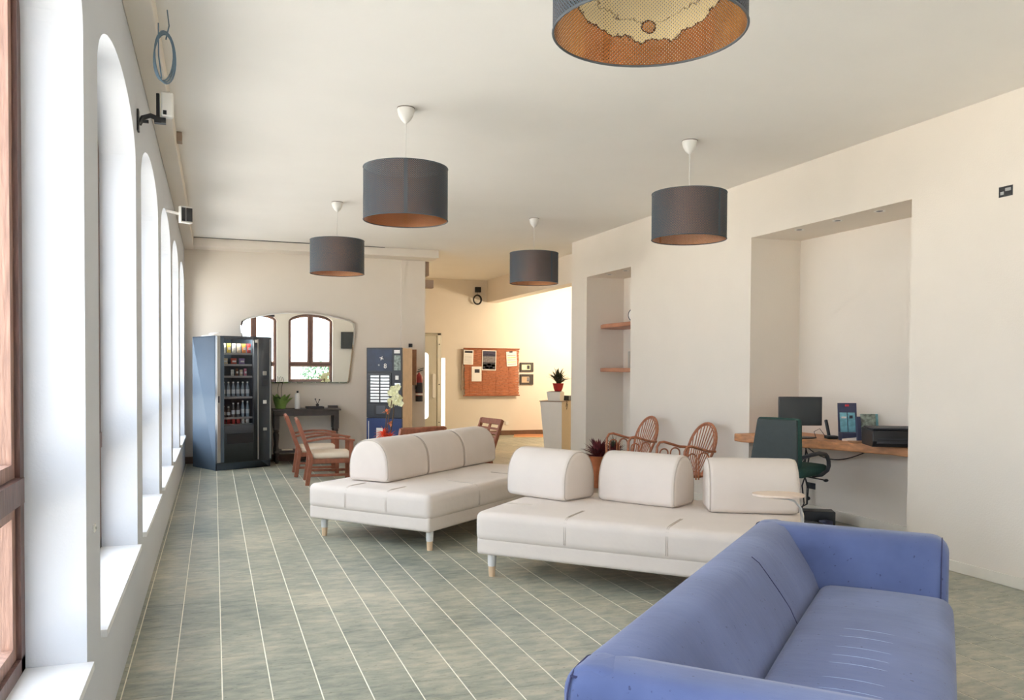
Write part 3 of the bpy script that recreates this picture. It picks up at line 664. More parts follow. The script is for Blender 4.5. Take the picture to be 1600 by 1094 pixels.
# ================================================================== BLUE SOFA
def blue_sofa():
    ang = R(42.4); N = (.822, 1.951); L_, D_, ZT, SEAT = 2.49, .89, .655, .40
    # local: x from the near arm to the far arm along the back, y from the FRONT (negative) ... back plane y=0, front y=-D
    t = thing('blue_sofa', 'worn blue fabric sofa with rounded arms in the right foreground', 'sofa', (N[0], N[1], 0), ang)
    def back_prof(th, tb, tt):       # (y,z): outer face y=0, inner bulge towards -y
        P = [(-.02, .06), (0, .09), (.004, .30), (.0, .50)]
        for i in range(7): a = pi/2*i/6; P.append((-.07+.07*cos(a), th-.075+.075*sin(a)))
        P += [(-tt*.55, th+.004), (-tt*.85, th-.008)]
        for (q, zz) in ((.0, .03), (.22, .075), (.5, .135), (.78, .20), (1.0, .275)): P.append((-(tt+(tb-tt)*q), th-zz))
        P += [(-tb-.005, .33), (-tb, .2), (-tb, .06)]
        return P
    m = loft(back_prof(ZT, .36, .20), L_-.05, .04, 16); m.v = [(x+L_/2, y_, z) for x, y_, z in m.v]; m.build('backrest', 'blue', t, smooth=True)
    def arm_prof():                  # (across, z) outer face at 0 growing inward
        P = [(.02, .06), (0, .10), (-.004, .35), (0, .53)]
        for i in range(7): a = pi/2*i/6; P.append((.075-.075*cos(a), ZT-.075+.075*sin(a)))
        P += [(.14, ZT+.004), (.18, ZT-.004)]
        for (q, zz) in ((.18, .035), (.38, .085), (.62, .15), (.82, .21), (1, .28)): P.append((.20+.12*q, ZT-zz))
        P += [(.32, .25), (.31, .06)]
        return P
    for side in (0, 1):
        m = loft([((-x if side else x), z) for x, z in arm_prof()], D_, .075, 10)
        X = L_ if side else 0
        m.v = [(X+y_, -D_/2+x, z) for x, y_, z in m.v]
        ar = m.build('armrest', 'blue', t, smooth=True)
        s_ = MB(); q = -1 if side else 1
        for yy in (-.03, -D_+.03):
            s_.tube([(X+q*(x*.95+.008), yy, .33+(z-.33)*.955) for x, z in arm_prof()], .003, 5, closed=True)
        s_.tube([(X+q*.028, -.03, ZT-.028), (X+q*.024, -D_/2, ZT-.026), (X+q*.028, -D_+.03, ZT-.028)], .0035, 5)
        s_.build('arm_piping', 'blueseam', ar, smooth=True, split=True)
    sx = L_-.60; sy = D_-.33
    m = puff(sx, sy, .25, .06, .035, 14, .01); m.v = [(x+L_/2, y_-.33-sy/2-.02, z+.17) for x, y_, z in m.v]; st = m.build('seat', 'blue', t, smooth=True)
    s_ = MB()
    for k in range(9):
        xx = .52+k*.105+random.uniform(-.02, .02); hw = sx/2; P = []
        for i in range(11):
            v_ = -1+2*i/10; px = (xx + .035*(1-v_*v_) - L_/2)
            z = .42 + .035*math.sqrt(max(0, 1-(px/hw)**2))*math.sqrt(max(0, 1-(v_*.92)**2)) - .0012
            P.append((px+L_/2, -.33-sy/2-.02 + v_*.9*(sy/2-.05), z))
        s_.tube(P, .0026, 5)
    s_.build('seat_crease', 'crease', st, smooth=True, split=True)
    m = MB(); m.box((.05, -D_+.05, .06), (L_-.05, -.05, .20)); m.build('base_frame', 'blue', t, bevel=.02)
    # vertical seam down the inner backrest
    m = MB(); bp = back_prof(ZT, .36, .20)
    for xs in (1.55,):
        m.tube([(xs, y_*1.004, .33+(z-.33)*1.006) for y_, z in bp[12:19]], .0016, 5)
    m.build('back_seam', 'blueseam', t, smooth=True)
    for x_, y_ in ((.1, -.1), (L_-.1, -.1), (.1, -D_+.1), (L_-.1, -D_+.1)):
        m = MB(); m.lathe([(0, .07), (.03, .07), (.025, 0), (0, 0)], (x_, y_, 0), 12); m.build('leg', 'black', t, smooth=True)
    return t
blue_sofa()

# ================================================================== WOODEN ARMCHAIRS
def wood_chair(label, loc, ang):
    """faces local +x, origin on the floor under the rear left corner... centred on y"""
    t = thing('wooden_armchair', label, 'chair', (loc[0], loc[1], 0), ang, 'wooden armchairs round the low table')
    Wd = .56
    for sy in (-1, 1):
        y_ = sy*(Wd/2-.022)
        m = MB(); m.bar((.0, y_, 0), (.05, y_, .34), .038, .05, (1, 0, 0)); m.bar((.05, y_, .33), (-.115, y_, .79), .038, .042, (1, 0, 0)); m.build('rear_leg', 'teak', t, bevel=.004)
        m = MB(); m.bar((.52, y_, 0), (.52, y_, .535), .038, .05, (1, 0, 0)); m.build('front_leg', 'teak', t, bevel=.004)
        m = MB(); P = [(-.02, y_, .525), (.10, y_, .55), (.25, y_, .565), (.40, y_, .56), (.56, y_, .535)]
        for p, q_ in zip(P[:-1], P[1:]): m.bar(p, q_, .055, .024)
        m.build('armrest', 'teak', t, bevel=.004)
    m = MB()
    for y_ in (-Wd/2+.022, Wd/2-.022): m.bar((.03, y_, .29), (.52, y_, .29), .028, .055); m.bar((.02, y_, .12), (.52, y_, .12), .02, .03)
    for x_ in (.05, .52): m.bar((x_, -Wd/2+.02, .29), (x_, Wd/2-.02, .29), .028, .055)
    m.build('seat_rail', 'teak', t, bevel=.003, split=True)
    px = lambda z: .05 - .165*(z-.33)/.46
    m = MB(); m.bar((px(.765), -Wd/2+.02, .765), (px(.765), Wd/2-.02, .765), .028, .07, (-.34, 0, .94)); m.build('top_rail', 'teak', t, bevel=.004)
    for k in range(7):
        z = .375+k*.051; m = MB(); m.bar((px(z), -Wd/2+.04, z), (px(z), Wd/2-.04, z), .014, .026, (-.34, 0, .94)); m.build('back_slat', 'teak', t)
    m = MB(); m.bar((px(.34)+.002, 0, .34), (px(.75)+.002, 0, .75), .04, .018, (1, 0, 0)); m.build('back_stile', 'teak', t)
    m = puff(.48, .50, .07, .03, .012, 5); m.v = [(x+.29, y_, z+.315) for x, y_, z in m.v]; m.build('seat_cushion', 'cush', t, smooth=True)
    return t
wood_chair('slatted wooden armchair with cream seat, nearer of the two at left', (1.06, 10.42), R(-3))
wood_chair('slatted wooden armchair with cream seat, behind the other at left', (1.00, 11.25), R(-2))
wood_chair('wooden armchair seen from behind, back rail just above the farther sofa', (2.03, 8.60), R(107))
wood_chair('wooden slatted armchair at right of the low table, turned at an angle', (3.12, 9.72), R(190))
t = thing('low_table', 'low wooden table mostly hidden behind the farther sofa', 'table', (2.0, 9.75, 0), R(0))
for k in range(6): m = MB(); m.box((-.40+k*.134, -.3, .37), (-.40+k*.134+.126, .3, .395)); m.build('table_slat', 'teak', t, bevel=.003)
for sx, sy in ((-1, -1), (1, -1), (1, 1), (-1, 1)): m = MB(); m.box((sx*.36-.02, sy*.25-.02, 0), (sx*.36+.02, sy*.25+.02, .37)); m.build('leg', 'teak', t)
m = MB(); m.box((-.37, -.26, .32), (.37, .26, .368)); m.build('apron', 'teak', t)
# dried flower arrangement
t = thing('flower_arrangement', 'tall vase of cream orchid blooms over orange and red flowers', 'plant', (1.93, 9.70, .396))
m = MB(); m.lathe([(0, 0), (.05, 0), (.06, .04), (.045, .12), (.03, .16), (.035, .19), (.028, .19), (.024, .16), (0, .14)], n=16); m.build('vase', 'console', t, smooth=True)
m = MB(); m.tube([(0, 0, .15), (-.01, 0, .3), (.01, 0, .45), (.04, 0, .62), (.07, 0, .78)], .006, 6); m.tube([(0, 0, .15), (.05, .02, .35), (.07, .02, .5), (.06, .02, .7)], .008, 6); m.tube([(0, 0, .15), (-.03, 0, .3), (-.02, -.01, .5)], .005, 6); m.build('stem', 'stem', t)
for k in range(16):
    m = MB(); a = random.uniform(0, 2*pi); c = Vector((.07+random.uniform(-.08, .08)*(1-.3*(k/16)), random.uniform(-.05, .04), .59+.013*k+random.uniform(-.015, .015)))
    for j in range(5):
        b_ = a+2*pi*j/5; m.leaf(c, c+Vector((.042*cos(b_), -.012, .042*sin(b_))), .045, .2, upv=(0, 1, 0))
    m.build('orchid_bloom', 'petal', t)
for cc, mt, n_, r_, nm in (((-.02, 0, .50), 'peach', 14, .06, 'peach_bloom'), ((.03, 0, .36), 'peach', 14, .05, 'peach_bloom'), ((-.06, -.02, .22), 'orange', 70, .13, 'red_bloom'), ((.02, -.03, .20), 'orange', 40, .11, 'red_bloom')):
    m = MB()
    for j in range(n_):
        d = Vector((random.gauss(0, 1), random.gauss(0, 1), random.gauss(0, 1)+.3)).normalized()*r_*random.uniform(.6, 1); m.leaf(Vector(cc), Vector(cc)+d, .022, .15)
    m.build(nm, mt, t)

# ================================================================== RATTAN CHAIRS
def rattan_chair(label, loc, ang):
    """faces local +x; hoop back leans to -x"""
    t = thing('rattan_armchair', label, 'chair', (loc[0], loc[1], 0), ang, 'rattan armchairs by the right wall')
    sz = .36; hx = lambda z: -.17*(z-sz)/.5
    hoop = [(hx(z), y_, z) for y_, z in [(-.15, sz), (-.20, .48)] + [(-.235*cos(a)*(1 if True else 1), .63+.235*sin(a)*1.0) for a in [pi*i/14 for i in range(15)]] + [(.20, .48), (.15, sz)]]
    m = MB(); m.tube(hoop, .014, 8); m.build('back_hoop', 'rattan', t, smooth=True)
    m = MB(); m.tube([(x+.012, y_*.9, z-.018 if z > .6 else z) for x, y_, z in hoop[2:-2]], .006, 6); m.build('inner_hoop', 'rattan', t, smooth=True)
    for k in range(9):
        q = (k-4)/4; yt = q*.205; zt = .63+.225*math.sqrt(max(0, 1-(yt/.235)**2)); yb = q*.09
        m = MB(); m.tube([(hx(sz)+.0, yb, sz), (hx((sz+zt)/2)+.004, (yb+yt)/2, (sz+zt)/2), (hx(zt), yt, zt)], .0055, 6); m.build('spindle', 'rattan', t, smooth=True)
    for sy in (-1, 1):
        y_ = sy*.27
        m = MB(); P = [(-.10, sy*.235, .60), (.0, y_, .605), (.10, y_, .635), (.19, y_, .66), (.24, y_, .655), (.27, y_, .61), (.275, y_, .5), (.27, y_, .3), (.27, y_, 0)]
        m.tube(P, .014, 8); m.build('arm', 'rattan', t, smooth=True)
        for x0, x1 in ((.14, .235), (.0, .11)):
            m = MB(); mid = (x0+x1)/2; r_ = (x1-x0)/2
            m.tube([(x0, y_, sz-.03)] + [(mid-r_*cos(a), y_, .545+r_*.9*sin(a)) for a in [pi*i/8 for i in range(9)]] + [(x1, y_, sz-.03)], .008, 6); m.build('arm_loop', 'rattan', t, smooth=True)
        m = MB(); m.tube([(-.02, sy*.2, sz), (-.06, sy*.22, 0)], .013, 8); m.build('rear_leg', 'rattan', t, smooth=True)
    m = MB(); m.tube([(.165*cos(a)+.12, .26*sin(a), sz) for a in [2*pi*i/28 for i in range(28)]], .014, 8, closed=True); m.build('seat_ring', 'rattan', t, smooth=True)
    m = MB(); m.lathe([(0, .012), (.18, .010), (.235, 0), (.18, -.006), (0, -.006)], (0, 0, 0), 28, 0, Matrix.Translation((.12, 0, sz)) @ Matrix.Diagonal((.7, 1.08, 1, 1))); m.build('woven_seat', 'rattan', t, smooth=True)
    return t
rattan_chair('rattan armchair with hoop back, left one, beside the dark red plant', (4.60, 8.50), R(180))
rattan_chair('rattan armchair with hoop back, right one, next to the desk niche', (4.60, 7.33), R(180))

# plant in copper pot
def spiky(name, label, loc, potmat, leafmat, r=.11, hgt=.2, n=60, spread=.22, up_=.25, potpar=None, extra=None, wid=.04):
    t = thing(name, label, 'plant', loc)
    m = MB(); m.lathe([(0, 0), (r*.62, 0), (r*.85, hgt*.4), (r, hgt*.9), (r*1.06, hgt), (r*.95, hgt), (r*.88, hgt*.85), (0, hgt*.85)], n=20); m.build('pot', potmat, t, smooth=True)
    m = MB()
    for k in range(n):
        a = random.uniform(0, 2*pi); q = random.uniform(.25, 1)
        b0 = Vector((.3*r*cos(a), .3*r*sin(a), hgt*.85+random.uniform(0, .05))); m.leaf(b0, b0+Vector((spread*q*cos(a), spread*q*sin(a), up_*(1.15-q)+random.uniform(0, .05))), wid, .12)
    m.build('foliage', leafmat, t)
    if extra:
        m = MB()
        for k in range(14):
            a = random.uniform(0, 2*pi); b0 = Vector((0, 0, hgt*.8)); m.leaf(b0, b0+Vector((.07*cos(a), .07*sin(a), random.uniform(.2, .34))), .02, .05)
        m.build('green_blade', extra, t)
    return t
spiky('potted_plant', 'dark red leafy plant in a shiny copper pot behind the nearer sofa', (4.33, 8.98, .0), 'copper', 'leafred', .13, .38, 90, .22, .24)
spiky('potted_plant', 'red and green leafed plant behind the left rattan chair', (4.72, 9.35, 0), 'console', 'leafred', .12, .36, 60, .18, .18, extra='leafdark')

# ================================================================== VENDING MACHINE
VA = R(25); VT = thing('vending_machine', 'tall blue grey snack vending machine with lit glass front in the far left corner', 'vending machine', (.03, 11.95, 0), VA)
Wv, Dv, Hv = .82, .75, 1.84
m = MB(); m.box((0, .04, 0), (.02, Dv, Hv)); m.box((Wv-.02, .04, 0), (Wv, Dv, Hv)); m.box((0, Dv-.02, 0), (Wv, Dv, Hv)); m.box((0, .04, Hv-.02), (Wv, Dv, Hv)); m.box((.02, .04, .0), (Wv-.02, Dv-.02, .60)); m.box((.57, .04, .6), (Wv-.02, Dv-.02, Hv-.02))
m.build('cabinet', 'vend', VT, bevel=.004)
m = MB(); m.box((0, .0, .10), (.11, .04, Hv)); m.box((.545, 0, .1), (Wv, .04, Hv)); m.box((.11, 0, .1), (.545, .04, .615)); m.box((.11, 0, 1.80), (.545, .04, Hv)); fd = m.build('front_door', 'vendfront', VT, bevel=.003)
m = MB(); m.box((.004, -.012, .11), (.052, .002, Hv-.005)); m.build('left_trim_strip', 'silver', fd, bevel=.003)
m = MB(); m.box((.052, -.007, .11), (.105, .001, Hv-.005)); m.build('inner_trim_strip', 'vend', fd)
m = MB(); m.box((.60, -.01, .12), (.612, .002, Hv-.03)); m.build('middle_trim_strip', 'silver', fd)
m = MB(); m.box((.785, -.01, .12), (.80, .002, Hv-.03)); m.build('right_trim_strip', 'silver', fd)
m = MB(); m.box((.11, .010, .615), (.545, .016, 1.80)); m.build('window_pane', 'glass_dark', fd)
m = MB(); m.box((.14, -.012, .36), (.53, .002, .50)); m.build('delivery_flap', 'black', fd, bevel=.004)
m = MB(); m.box((.68, -.01, 1.30), (.74, .002, 1.36)); m.build('coin_slot', 'silver', fd, bevel=.006)
m = MB(); m.box((.67, -.008, 1.15), (.75, .002, 1.24)); m.build('keypad', 'dark', fd)
m = MB(); m.box((.685, -.012, .90), (.735, .002, .95)); m.build('card_reader', 'white', fd, bevel=.003)
m = MB(); m.box((.685, -.012, .52), (.74, .002, .56)); m.build('coin_return', 'silver', fd, bevel=.003)
m = MB(); m.box((.015, -.022, .93), (.035, -.01, 1.02)); m.build('lock', 'dark', fd)
m = MB(); m.box((.56, .0, 1.76), (.6, -.006, 1.80)); m.build('price_plate', 'white', fd)
m = MB(); m.box((.02, .07, 0), (Wv-.02, .1, .1)); m.build('kick_plate', 'black', VT)
m = MB(); m.box((.12, .05, 1.805), (.54, .075, 1.818)); m.build('light_tube', 'bulb', VT)
LEV = (1.606, 1.452, 1.29, 1.0, .717, .625)
for k, z in enumerate(LEV):
    m = MB(); m.box((.025, .06, z-.012), (.565, .60, z)); m.box((.025, .045, z-.022), (.565, .06, z+.006)); m.build('shelf_tray', 'silver', VT)
Vm = Matrix.Translation((.03, 11.95, 0)) @ Matrix.Rotation(VA, 4, 'Z')
def in_machine(x, y_, z): v = Vm @ Vector((x, y_, z)); return (v.x, v.y, v.z)
ordw = ('leftmost', 'second from left', 'third from left', 'fourth from left', 'fifth from left', 'rightmost')
def vm(name, rgb): 
    if name not in MT: MT[name] = mat(name, srgb(*rgb), .4, var=.35, scale=40)
    return name
cols = [('pack_red_white', (210, 90, 70)), ('pack_yellow', (230, 200, 90)), ('pack_white', (230, 225, 215)), ('pack_pale', (225, 205, 170)), ('pack_orange', (230, 140, 60)), ('pack_red', (200, 60, 60)), ('pack_pink', (215, 130, 150)), ('pack_violet', (150, 120, 170)), ('pack_cocoa', (120, 80, 60))]
for c_ in cols: vm(*c_)
cname = {'pack_red_white': 'red and white', 'pack_yellow': 'yellow', 'pack_white': 'white', 'pack_pale': 'pale', 'pack_orange': 'orange', 'pack_red': 'red', 'pack_pink': 'pink', 'pack_violet': 'violet', 'pack_cocoa': 'brown'}
def packet(x, z, w_, h_, c_, label, grp, flat=False):
    t = thing('snack_packet', label, 'snack', in_machine(x, .085, z+.001), VA, grp)
    m = MB(); n = 6; v = []
    for i in range(n+1):
        q = i/n; th = .03*sin(pi*q)**.6+.001; ww = w_*(1-.08*sin(pi*q)); zz = h_*q
        v += [(-ww/2, 0, zz), (0, -th/2, zz), (ww/2, 0, zz), (0, th/2, zz)]
    f = [(i*4+k, i*4+(k+1) % 4, (i+1)*4+(k+1) % 4, (i+1)*4+k) for i in range(n) for k in range(4)] + [(3, 2, 1, 0), tuple(n*4+k for k in range(4))]
    m.add(v, f); b_ = m.build('packet', c_, t, smooth=True)
    if flat: t.rotation_euler = (R(-25), R(random.uniform(-18, 18)), VA)
    m = MB(); m.box((-w_*.3, -.0185, h_*.35), (w_*.3, -.0165, h_*.62)); m.build('front_print', 'paper', t)
    return t
for k, c_ in enumerate(('pack_white', 'pack_yellow', 'pack_white', 'pack_pale', 'pack_orange', 'pack_red')):
    packet(.145+k*.074, LEV[0], .06, .135, c_, '%s snack packet on the lit top shelf of the vending machine, %s' % (cname[c_], ordw[k]), 'snacks on the top shelf')
for x_, c_, w_ in ((.16, 'pack_pale', 'left'), (.29, 'pack_red_white', 'middle'), (.41, 'pack_violet', 'right')):
    packet(x_, LEV[1], .09, .085, c_, '%s snack packet on the second shelf of the vending machine, %s one' % (cname[c_], w_), 'snacks on the second shelf', False)
for k, (x_, c_) in enumerate(((.27, 'pack_white'), (.335, 'pack_cocoa'), (.40, 'pack_pale'), (.46, 'pack_pink'))):
    packet(x_, LEV[2], .045, .09+.015*(k % 2), c_, 'small %s packet on the third shelf of the vending machine' % cname[c_], 'snacks on the third shelf')
MT['pet'] = mat('clear_bottle', srgb(150, 165, 175), .1, var=.1, spec=.6); MT['blab'] = mat('bottle_label', srgb(215, 220, 225), .5)
MT['petd'] = mat('dark_bottle', srgb(96, 92, 92), .15, var=.1)
def bottle(x, z, h_, mt, lab, label, grp):
    t = thing('bottle', label, 'bottle', in_machine(x, .09, z+.001), VA, grp)
    r = .024; m = MB(); m.lathe([(0, 0), (r, 0), (r, h_*.55), (r*.9, h_*.65), (r*.42, h_*.86), (r*.4, h_*.93), (0, h_*.93)], n=12); m.build('bottle_body', mt, t, smooth=True)
    m = MB(); m.lathe([(r+.0008, h_*.22), (r+.0008, h_*.5)], n=12); m.build('bottle_label', lab, t, smooth=True)
    m = MB(); m.lathe([(r*.5, h_*.91), (r*.5, h_), (0, h_)], n=10); m.build('cap', 'white', t)
for k in range(6): bottle(.145+k*.07, LEV[3], .21, 'pet', 'blab', 'clear water bottle on the fourth shelf of the vending machine, %s' % ordw[k], 'water bottles on the fourth shelf')
for k in range(6):
    if k == 0: lb = 'short drink bottle, leftmost on the fifth shelf of the vending machine'
    else: lb = 'drink bottle on the fifth shelf of the vending machine, %s' % ordw[k]
    bottle(.145+k*.07, LEV[4], (.16, .15, .2, .2, .23, .22)[k], 'petd' if k < 4 else 'pet', 'blab', lb, 'drink bottles on the fifth shelf')
for k in range(6):
    t = thing('drink_can', 'can on the lowest shelf of the vending machine, %s' % ordw[k], 'can', in_machine(.145+k*.07, .09, LEV[5]+.001), VA, 'cans on the lowest shelf')
    m = MB(); m.lathe([(0, 0), (.02, 0), (.025, .006), (.025, .06), (.02, .068), (0, .068)], n=12); m.build('can_body', 'pack_red' if k < 4 else 'pack_white', t, smooth=True)
t = thing('papers', 'loose sheaf of white papers lying on top of the vending machine', 'papers', in_machine(.05, .38, Hv+.003), VA+.3)
for k in range(3): m = MB(); m.box((-.02+.01*k, -.12+.02*k, .005*k), (.25+.015*k, .10, .005*k+.0045)); m.build('sheet', 'paper', t)
m = MB(); m.leaf((.05, 0, .016), (.24, .02, .06), .16, .1); m.build('curled_sheet', 'paper', t)

# ================================================================== MIRROR, CONSOLE TABLE
t = thing('wall_mirror', 'large frameless mirror with curved top hung on the far wall', 'mirror', (1.215, YF-.012, 1.175))
half = [(.735, 0), (.755, .02), (.79, .30), (.835, .72), (.845, .86), (.825, .93), (.77, .965), (.60, 1.01), (.40, 1.045), (.20, 1.065), (0, 1.07)]
poly = half + [(-x, z) for x, z in reversed(half[:-1])]
ins = [(x*.975, .535+(z-.535)*.962) for x, z in poly]
m = MB(); n = len(poly)
m.add([(x, -.006, z) for x, z in ins] + [(x, -.001, z) for x, z in poly] + [(x, .006, z) for x, z in poly], [tuple(range(n))])
mg = m.build('mirror_glass', 'mirror', t)
m = MB(); m.add([(x, -.006, z) for x, z in ins] + [(x, .001, z) for x, z in poly] + [(x, .008, z) for x, z in poly], [(i, (i+1) % n, n+(i+1) % n, n+i) for i in range(n)] + [(n+i, n+(i+1) % n, 2*n+(i+1) % n, 2*n+i) for i in range(n)] + [tuple(range(2*n, 3*n))])
m.build('bevelled_edge', 'mirror', t)
t.rotation_euler = (R(.9), 0, 0); t.location.y = YF-.032
t = thing('console_table', 'dark wooden console table with turned legs under the mirror', 'table', (.80, 12.55, 0))
m = MB(); m.box((0, 0, .775), (.99, .42, .80)); m.build('table_top', 'console', t, bevel=.006)
m = MB(); m.box((.03, .03, .70), (.96, .39, .775)); m.build('apron', 'console', t)
m = MB(); m.box((.03, .03, .16), (.96, .39, .185)); m.build('lower_shelf', 'console', t)
for x_ in (.065, .925):
    for y_ in (.065, .355):
        m = MB(); m.box((x_-.035, y_-.035, .5), (x_+.035, y_+.035, .72)); m.lathe([(.02, .5), (.036, .48), (.022, .455), (.034, .42), (.03, .36), (.022, .26), (.034, .2), (.034, .14), (.02, .1), (.03, .05), (.022, 0), (0, 0)], (x_, y_, 0), 14); m.build('leg', 'console', t)
m = MB(); m.box((.84, .28, .80), (.98, .40, .835)); tag(m.build('small_box', 'console'), 'small dark box at the right end of the console table', 'box').location = (.80, 12.55, 0.0005)
t = thing('orchid_pot', 'orchid pot wrapped in light green paper on the console table', 'plant', (.93, 12.78, .801))
m = MB(); m.lathe([(0, 0), (.07, 0), (.085, .06), (.10, .12), (.09, .12), (0, .1)], n=14); m.build('pot', 'wrap', t, smooth=True)
m = MB()
for k in range(9): a = 2*pi*k/9; m.leaf((.07*cos(a), .07*sin(a), .05), (.16*cos(a)+.03, .13*sin(a), .17+.05*(k % 2)), .11, .1)
m.build('wrapping_paper', 'wrap', t)
m = MB()
for k in range(6): a = 2*pi*k/6; m.leaf((0, 0, .1), (.13*cos(a), .1*sin(a), .17), .05, .25)
m.build('foliage', 'leafdark', t)
for x_ in (-.03, .02): m = MB(); m.tube([(x_, 0, .1), (x_-.01, 0, .3), (x_+.02, 0, .42), (x_+.01, 0, .47)], .004, 5); m.build('stem', 'leafdark', t)
t = thing('white_bottle', 'white bottle with dark cap standing on the console table', 'bottle', (1.17, 12.72, .801))
m = MB(); m.lathe([(0, 0), (.04, 0), (.041, .2), (.032, .225), (.014, .235), (0, .235)], n=16); m.build('bottle_body', 'white', t, smooth=True)
m = MB(); m.lathe([(.015, .234), (.015, .265), (0, .265)], n=10); m.build('cap', 'black', t)
t = thing('small_tray', 'dark tray of small things on the console table', 'tray', (1.42, 12.72, .801))
m = MB(); m.box((-.13, -.09, 0), (.13, .09, .008)); m.box((-.13, -.09, 0), (-.122, .09, .03)); m.box((.122, -.09, 0), (.13, .09, .03)); m.box((-.13, -.09, 0), (.13, -.082, .03)); m.box((-.13, .082, 0), (.13, .09, .03)); m.build('tray', 'black', t)
t = thing('figurine', 'small dark figurine with crossed twigs standing in the tray', 'ornament', (1.46, 12.72, .81))
m = MB(); m.lathe([(0, 0), (.03, 0), (.02, .03), (.026, .05), (0, .07)], n=10); m.build('body', 'console', t, smooth=True)
m = MB(); m.tube([(0, 0, .05), (-.03, 0, .13)], .004, 5); m.tube([(0, 0, .05), (.03, 0, .12)], .004, 5); m.ball((-.03, 0, .13), .012); m.ball((.03, 0, .12), .012); m.build('twig', 'console', t)
m = MB(); m.box((-.08, -.06, 0), (.08, .06, .018)); o = m.build('folded_cloth', 'cush', bevel=.006); o.location = (1.02, 12.7, .187); tag(o, 'pale cloth bundle on the lower shelf of the console', 'cloth')

# ================================================================== COFFEE MACHINE
t = thing('coffee_machine', 'dark coffee vending machine with blue lower panel against the far wall', 'vending machine', (2.63, 12.14, 0), R(-33))
m = MB(); m.box((-.56, 0.02, .03), (0, .42, 1.71)); m.build('cabinet', 'tan', t, bevel=.004)
m = MB(); m.box((-.56, -.03, .67), (0, .02, 1.715)); m.build('front_panel', 'dark', t, bevel=.006)
m = MB(); m.box((-.56, -.028, .05), (0, .02, .665)); m.build('lower_panel', 'bluepanel', t, bevel=.006)
m = MB(); m.box((-.54, -.034, 1.37), (-.15, -.029, 1.69)); dp = m.build('display_panel', 'nightblue', t)
m = MB(); m.box((-.12, -.034, 1.38), (-.02, -.029, 1.60)); m.build('picture_strip', 'leaflet', t)
m = MB(); m.box((-.12, -.034, 1.63), (-.03, -.029, 1.68)); m.build('brand_plate', 'paper', t)
m = MB(); m.box((-.53, -.04, .88), (-.16, -.029, 1.34)); m.build('selection_bezel', 'black', t, bevel=.01)
for k in range(9):
    z = 1.27-k*.046
    for x_ in (-.49, -.33): m = MB(); m.box((x_, -.048, z), (x_+.14, -.039, z+.034)); m.build('selection_button', 'silver', t, bevel=.003)
m = MB(); m.box((-.11, -.036, 1.14), (-.02, -.029, 1.19)); m.build('coin_slot', 'silver', t)
m = MB(); m.box((-.10, -.036, 1.24), (-.05, -.029, 1.30)); m.build('card_label', 'paper', t)
m = MB(); m.box((-.44, -.035, .71), (-.20, -.029, .87)); m.build('cup_station', 'black', t, bevel=.006)
m = MB(); m.box((-.40, -.04, .73), (-.26, -.036, .85)); m.build('cup_window', 'vendfront', t)
m = MB(); m.box((-.40, -.034, .36), (-.30, -.027, .52)); m.box((-.53, -.031, .1), (-.52, -.027, .62)); m.build('panel_label', 'paper', t, split=True)
def text(body, size, loc, rot, mt, parent, name='lettering'):
    c = bpy.data.curves.new(name, 'FONT'); c.body = body; c.size = size; c.extrude = .0006; c.align_x = 'CENTER'; c.align_y = 'CENTER'
    c.materials.append(MT[mt]); o = bpy.data.objects.new(name, c); COL.objects.link(o); o.rotation_euler = rot; o.location = loc
    bpy.context.view_layer.update(); me = bpy.data.meshes.new_from_object(o.evaluated_get(bpy.context.evaluated_depsgraph_get()))
    n = bpy.data.objects.new(name, me); COL.objects.link(n); n.location = loc; n.rotation_euler = rot; n.parent = parent; bpy.data.objects.remove(o)
    return n
text('8', .10, (-.26, -.0365, 1.44), (pi/2, 0, 0), 'paper', dp); text('+', .13, (-.32, -.0365, 1.55), (pi/2, .4, 0), 'paper', dp); text('o', .05, (-.36, -.0365, 1.46), (pi/2, 0, 0), 'paper', dp)
m = MB(); m.box((0, 0, 1.15), (.10, .03, 1.70), xf=Matrix.Translation((2.85, 12.62, 0)) @ Matrix.Rotation(R(-20), 4, 'Z')); o = m.build('wooden_cabinet', 'boxwood', bevel=.004); tag(o, 'narrow brown wooden wall cabinet beside the coffee machine', 'cabinet'); o.location = (0, 0, 0)
m = MB(); m.box((2.905, YF-.052, 1.745), (2.965, YF-.036, 1.80)); tag(m.build('wall_switch', 'dark', bevel=.004), 'small square switch above the coffee machine side', 'switch')
t = thing('fire_extinguisher', 'red and black fire extinguisher hung beside the grey door', 'fire extinguisher', (3.06, YF-.11, .885))
m = MB(); m.lathe([(0, .02), (.05, .02), (.056, .04), (.056, .36), (.045, .41), (.02, .44), (.018, .46), (0, .46)], n=18); m.build('cylinder', 'red', t, smooth=True)
m = MB(); m.lathe([(.058, 0), (.058, .09), (.05, .09), (.05, 0), (.058, 0)], n=18); m.build('foot_ring', 'black', t)
m = MB(); m.lathe([(.0575, .14), (.0575, .30)], n=18); m.build('instruction_label', 'ink', t, smooth=True)
m = MB(); m.lathe([(.058, .10), (.058, .13)], n=18); m.build('white_band', 'paper', t, smooth=True)
m = MB(); m.bar((-.02, 0, .47), (.06, 0, .50), .02, .014); m.bar((-.02, 0, .50), (.07, 0, .53), .02, .01); m.build('handle', 'black', t)
m = MB(); m.tube([(.0, 0, .48), (-.05, -.01, .46), (-.062, -.01, .38), (-.062, -.01, .2)], .009, 6); m.build('hose', 'black', t, smooth=True)
m = MB(); m.box((-.03, .055, .3), (.03, .075, .4)); m.build('wall_bracket', 'dark', t)

